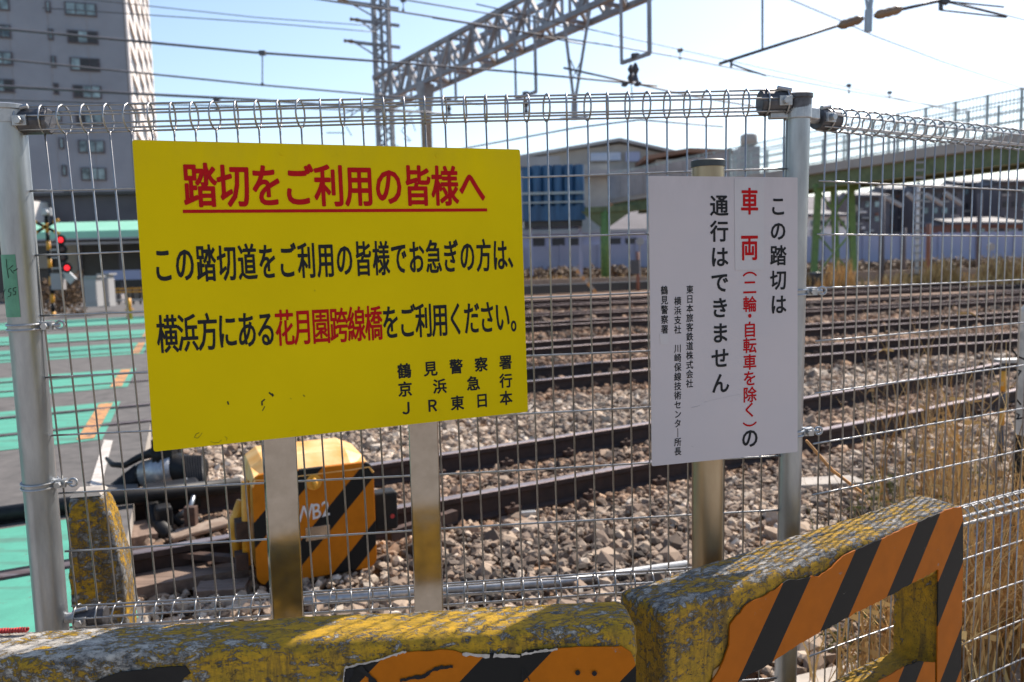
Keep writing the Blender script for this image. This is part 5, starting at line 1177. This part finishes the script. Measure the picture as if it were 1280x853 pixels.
for (z, L_) in ((11.0, 1.2), (11.9, .9), (12.6, 1.4), (13.6, 1.6)):
    mb = MB(); mb.bar(mc+ZV*z-TV*L_, mc+ZV*z+TV*.8, .10, .12); mb.bar(mc+ZV*(z-.6), mc+ZV*z-TV*L_, .05, .05); mb.build('mast_arm', 'truss', ms)
    mb = MB(); q = mc+ZV*(z+.02)-TV*L_; mb.tube([q, q-TV*.15, q-TV*.3, q-TV*.45], [.05, .09, .05, .08], 8); mb.build('insulator', 'insul', ms)
# solid column under the beam, nearer
cb_ = at_y(533, 160, 31.5); r = root('gantry_column', (cb_.x, 31.5, 0), 'solid brown steel column with a flared head under the gantry', 'column')
mb = MB(); mb.tube([(cb_.x, 31.5, 0), (cb_.x, 31.5, 7.2)], .20, 4); mb.build('column_shaft', 'sleeper', r)
mb = MB(); mb.tube([(cb_.x, 31.5, 7.2), (cb_.x, 31.5, 8.4)], [.20, .36], 4); mb.build('column_head', 'truss', r)
# dark messy signal equipment around the mast foot
mb = MB(); r = root('signal_bracket', at_y(445, 170, 33), 'tangle of small brackets and wires hung low on the lattice mast', 'bracket')
for k in range(22):
    a_ = at_y(random.uniform(430, 520), random.uniform(130, 180), random.uniform(31, 34)); b_ = a_+Vector((random.uniform(-.9, .9), 0, random.uniform(-.6, .6))); mb.bar(a_, b_, .035, .035)
mb.build('bracket_bars', 'truss', r)
# hanging frames
def frame_hanger(label, xa, xb, yb0, yb1, ytop, Y):
    a_ = at_y(xa, yb0, Y); b_ = at_y(xb, yb1, Y); zt_ = at_y((xa+xb)/2, ytop, Y).z; r = root('wire_hanger', a_, label, 'hanger', 'square drop frames under the gantry')
    b_ = Vector((b_.x, Y-.8, at_y(xb, yb1, Y-.8).z)); b_.x = at_y(xb, yb1, Y-.8).x
    mb = MB(); mb.bar(a_, Vector((a_.x, a_.y, zt_)), .07, .07, Vector((0, 1, 0))); mb.build('frame_leg', 'truss', r)
    mb = MB(); mb.bar(b_, Vector((b_.x, b_.y, zt_)), .09, .09, Vector((0, 1, 0))); mb.build('frame_leg', 'truss', r)
    mb = MB(); mb.bar(a_, b_, .08, .08); mb.build('frame_foot', 'truss', r)
    mb = MB(); m_ = (a_+b_)/2; mb.tube([m_, m_+ZV*.1], .1, 8); mb.tube([m_-ZV*.1, m_-ZV*.25, m_-ZV*.35, m_-ZV*.5], [.03, .09, .04, .08], 8); mb.build('insulator', 'dark_steel', r)
frame_hanger('narrow drop frame hanging below the gantry above the yellow board corner', 645, 670, 124, 115, 30, 24.5)
frame_hanger('larger drop frame hanging from the top edge right of the gantry', 777, 812, 79, 67, -40, 19.5)
frame_hanger('faint thin drop frame below the gantry near the solid column', 552, 570, 128, 126, 70, 30)
r = root('drop_bracket', at_y(720, 150, 23), 'V shaped steel bracket hanging from the gantry beam', 'bracket')
for (xa, ya) in ((705, 26), (738, 8)):
    mb = MB(); mb.bar(at_y(xa, ya, 23), at_y(718, 132, 23), .08, .08); mb.build('bracket_leg', 'truss', r)
mb = MB(); mb.bar(at_y(718, 128, 23), at_y(718, 150, 23), .16, .1); mb.bar(at_y(700, 149, 23), at_y(735, 146, 23), .12, .05); mb.bar(at_y(713, 75, 23), at_y(722, 95, 23), .03, .03); mb.bar(at_y(727, 75, 23), at_y(717, 95, 23), .03, .03); mb.build('bracket_foot', 'truss', r)
# insulator cluster on the wire
q = at_y(789, 100, 20); r = root('wire_insulator', q, 'dark insulator cluster on the overhead wire above the roll top fence', 'insulator')
mb = MB(); mb.tube([q+ZV*.35, q+ZV*.25, q+ZV*.15, q+ZV*.05, q-ZV*.05], [.03, .09, .04, .10, .05], 10); mb.build('insulator_stack', 'dark_steel', r)
mb = MB(); 
for sg in (-1, 1): c_ = q+Vector((sg*.15, 0, -.1)); mb.tube([c_-Vector((.08, 0, .03)), c_, c_+Vector((.08, 0, .03))], [.03, .07, .03], 8)
mb.build('wire_clamp', 'dark_steel', r); mb = MB(); mb.bar(q-ZV*.1, at_y(791, 128, 20), .02, .02); mb.build('dropper', 'dark_steel', r)
# registration arm at the upper right
AYd = 13.0; r = root('registration_arm', at_y(1060, 30, AYd), 'steel registration arm with two brown insulators at the upper right', 'catenary arm')
def A2(px, py): return at_y(px, py, AYd)
mb = MB(); mb.tube([A2(899, 80), A2(1048, 32)], .024, 8); mb.tube([A2(1122, 13), A2(1175, 1)], .026, 8); mb.build('arm_tube', 'dark_steel', r, smooth=True)
for (a_, b_) in (((1048, 33), (1079, 23)), ((1093, 20), (1128, 11))):
    pa, pb = A2(*a_), A2(*b_); mb = MB(); N_ = 9; mb.tube([pa.lerp(pb, k/(N_-1)) for k in range(N_)], [.03]+[.065, .075]*3+[.06, .03], 12); mb.build('insulator', 'insul', r, smooth=True)
mb = MB(); mb.bar(A2(1085, 40), A2(1086, 12), .10, .06); mb.bar(A2(1086, 20), A2(1078, -30), .035, .035); mb.bar(A2(1086, 20), A2(1093, -30), .06, .05); mb.build('hanger_plate', 'galv_dull', r)
mb = MB(); mb.bar(A2(1176, 0), A2(1185, 3), .09, .08); mb.bar(A2(1176, 0), A2(1176, 13), .05, .05); mb.tube([A2(1180, 2), A2(1259, 21)], .012, 6); mb.tube([A2(1176, 13), A2(1258, 22)], .014, 6); mb.tube([A2(1184, 2), A2(1255, 9)], .014, 6); mb.build('steady_arm', 'dark_steel', r)
mb = MB(); mb.tube([A2(953, 61), A2(953, -10)], .016, 6); mb.tube([A2(914, 75), A2(914, 84)], .02, 6); mb.tube([A2(914, 80), A2(930, 86), A2(958, 95)], .014, 6); mb.build('dropper', 'dark_steel', r)
# wires
def wire(pts, hz, rad, label, near=None):
    P_ = [at_z(px, py, hz) for px, py in pts]; mb = MB(); d0 = (P_[0]-P_[1]).normalized(); d1 = (P_[-1]-P_[-2]).normalized()
    P_ = [P_[0]+d0*3]+P_+[P_[-1]+d1*1.0]
    return tag(mb.tube(P_, rad*(1 if rad > .025 else 1.6), 5).build('overhead_wire', 'line_wire', smooth=True, fix=False), label, 'overhead wire', 'overhead railway wires')
WL = [([(0, 36), (150, 50), (320, 66), (460, 76), (640, 90), (785, 104)], 6.6, .030, 'thick dark wire crossing the grey tower and passing in front of the mast'),
      ([(795, 105), (868, 121), (930, 131), (1010, 146)], 6.6, .020, 'wire leaving the dark insulator cluster and sinking behind the roll top'),
      ([(0, 74), (160, 90), (320, 106), (460, 118), (560, 127)], 6.0, .014, 'contact wire crossing the tower between its second and third window rows'),
      ([(0, 108), (160, 117), (320, 125), (430, 133), (520, 140)], 5.6, .020, 'wire crossing the tower just above the roll top fence'),
      ([(0, 125), (160, 130), (300, 133), (470, 139)], 5.2, .010, 'thin wire lowest across the tower above the fence top'),
      ([(160, 5), (320, 22), (430, 30)], 10, .010, 'faint wire reaching the mast below its top arm'),
      ([(200, 20), (320, 28), (430, 37)], 9, .010, 'second faint wire reaching the left side of the mast'),
      ([(403, 0), (500, 15), (612, 33), (700, 50)], 8.2, .016, 'wire falling from the top edge to the gantry beam'),
      ([(506, 0), (627, 20), (700, 33)], 9, .014, 'wire above the gantry end, upper of the pair near the mast'),
      ([(678, 44), (780, 60), (850, 72), (957, 94), (1100, 121), (1197, 137)], 7.2, .013, 'long wire carrying small clips across the bright sky'),
      ([(715, 32), (850, 62), (957, 86), (1100, 118), (1200, 141)], 7.6, .010, 'thin messenger wire just above the long clipped wire'),
      ([(980, -4), (1051, 26), (1093, 45), (1180, 78), (1300, 118)], 7.8, .011, 'wire descending from behind the brown insulators to the right edge'),
      ([(1190, 2), (1300, 30)], 8.0, .010, 'short wire at the extreme upper right corner'),
      ([(655, 172), (720, 160), (800, 150), (860, 155)], 4.5, .012, 'slack wire seen through the top of the fence under the V bracket')]
for a in WL: wire(*a)
def dropper(px, y0, y1, hz, label):
    a_ = at_z(px, y0, hz); b_ = at_y(px, y1, a_.y); mb = MB(); mb.bar(a_, b_, .022, .022); mb.box(a_, .07, .05, .05); mb.box(b_, .03, .03, .03); tag(mb.build('wire_dropper', 'line_wire'), label, 'dropper', 'wire droppers')
for px, y0, y1, hz, lb in ((328, 66.5, 106, 6.6, 'dropper between the thick wire and contact wire left of the mast'), (504, 0, 13, 8.6, 'short dropper hanging from the top edge right of the mast'), (271, 125, 137, 5.6, 'tiny dropper just over the fence roll right of the tower'),
                            (850, 63, 73, 7.6, 'clip dropper above the long wire at mid sky'), (1061, 107, 116, 7.6, 'clip dropper right of the corner post'), (1112, 116, 122, 7.6, 'clip dropper farthest right')): dropper(px, y0, y1, hz, lb)
SC.cycles.use_denoising = True
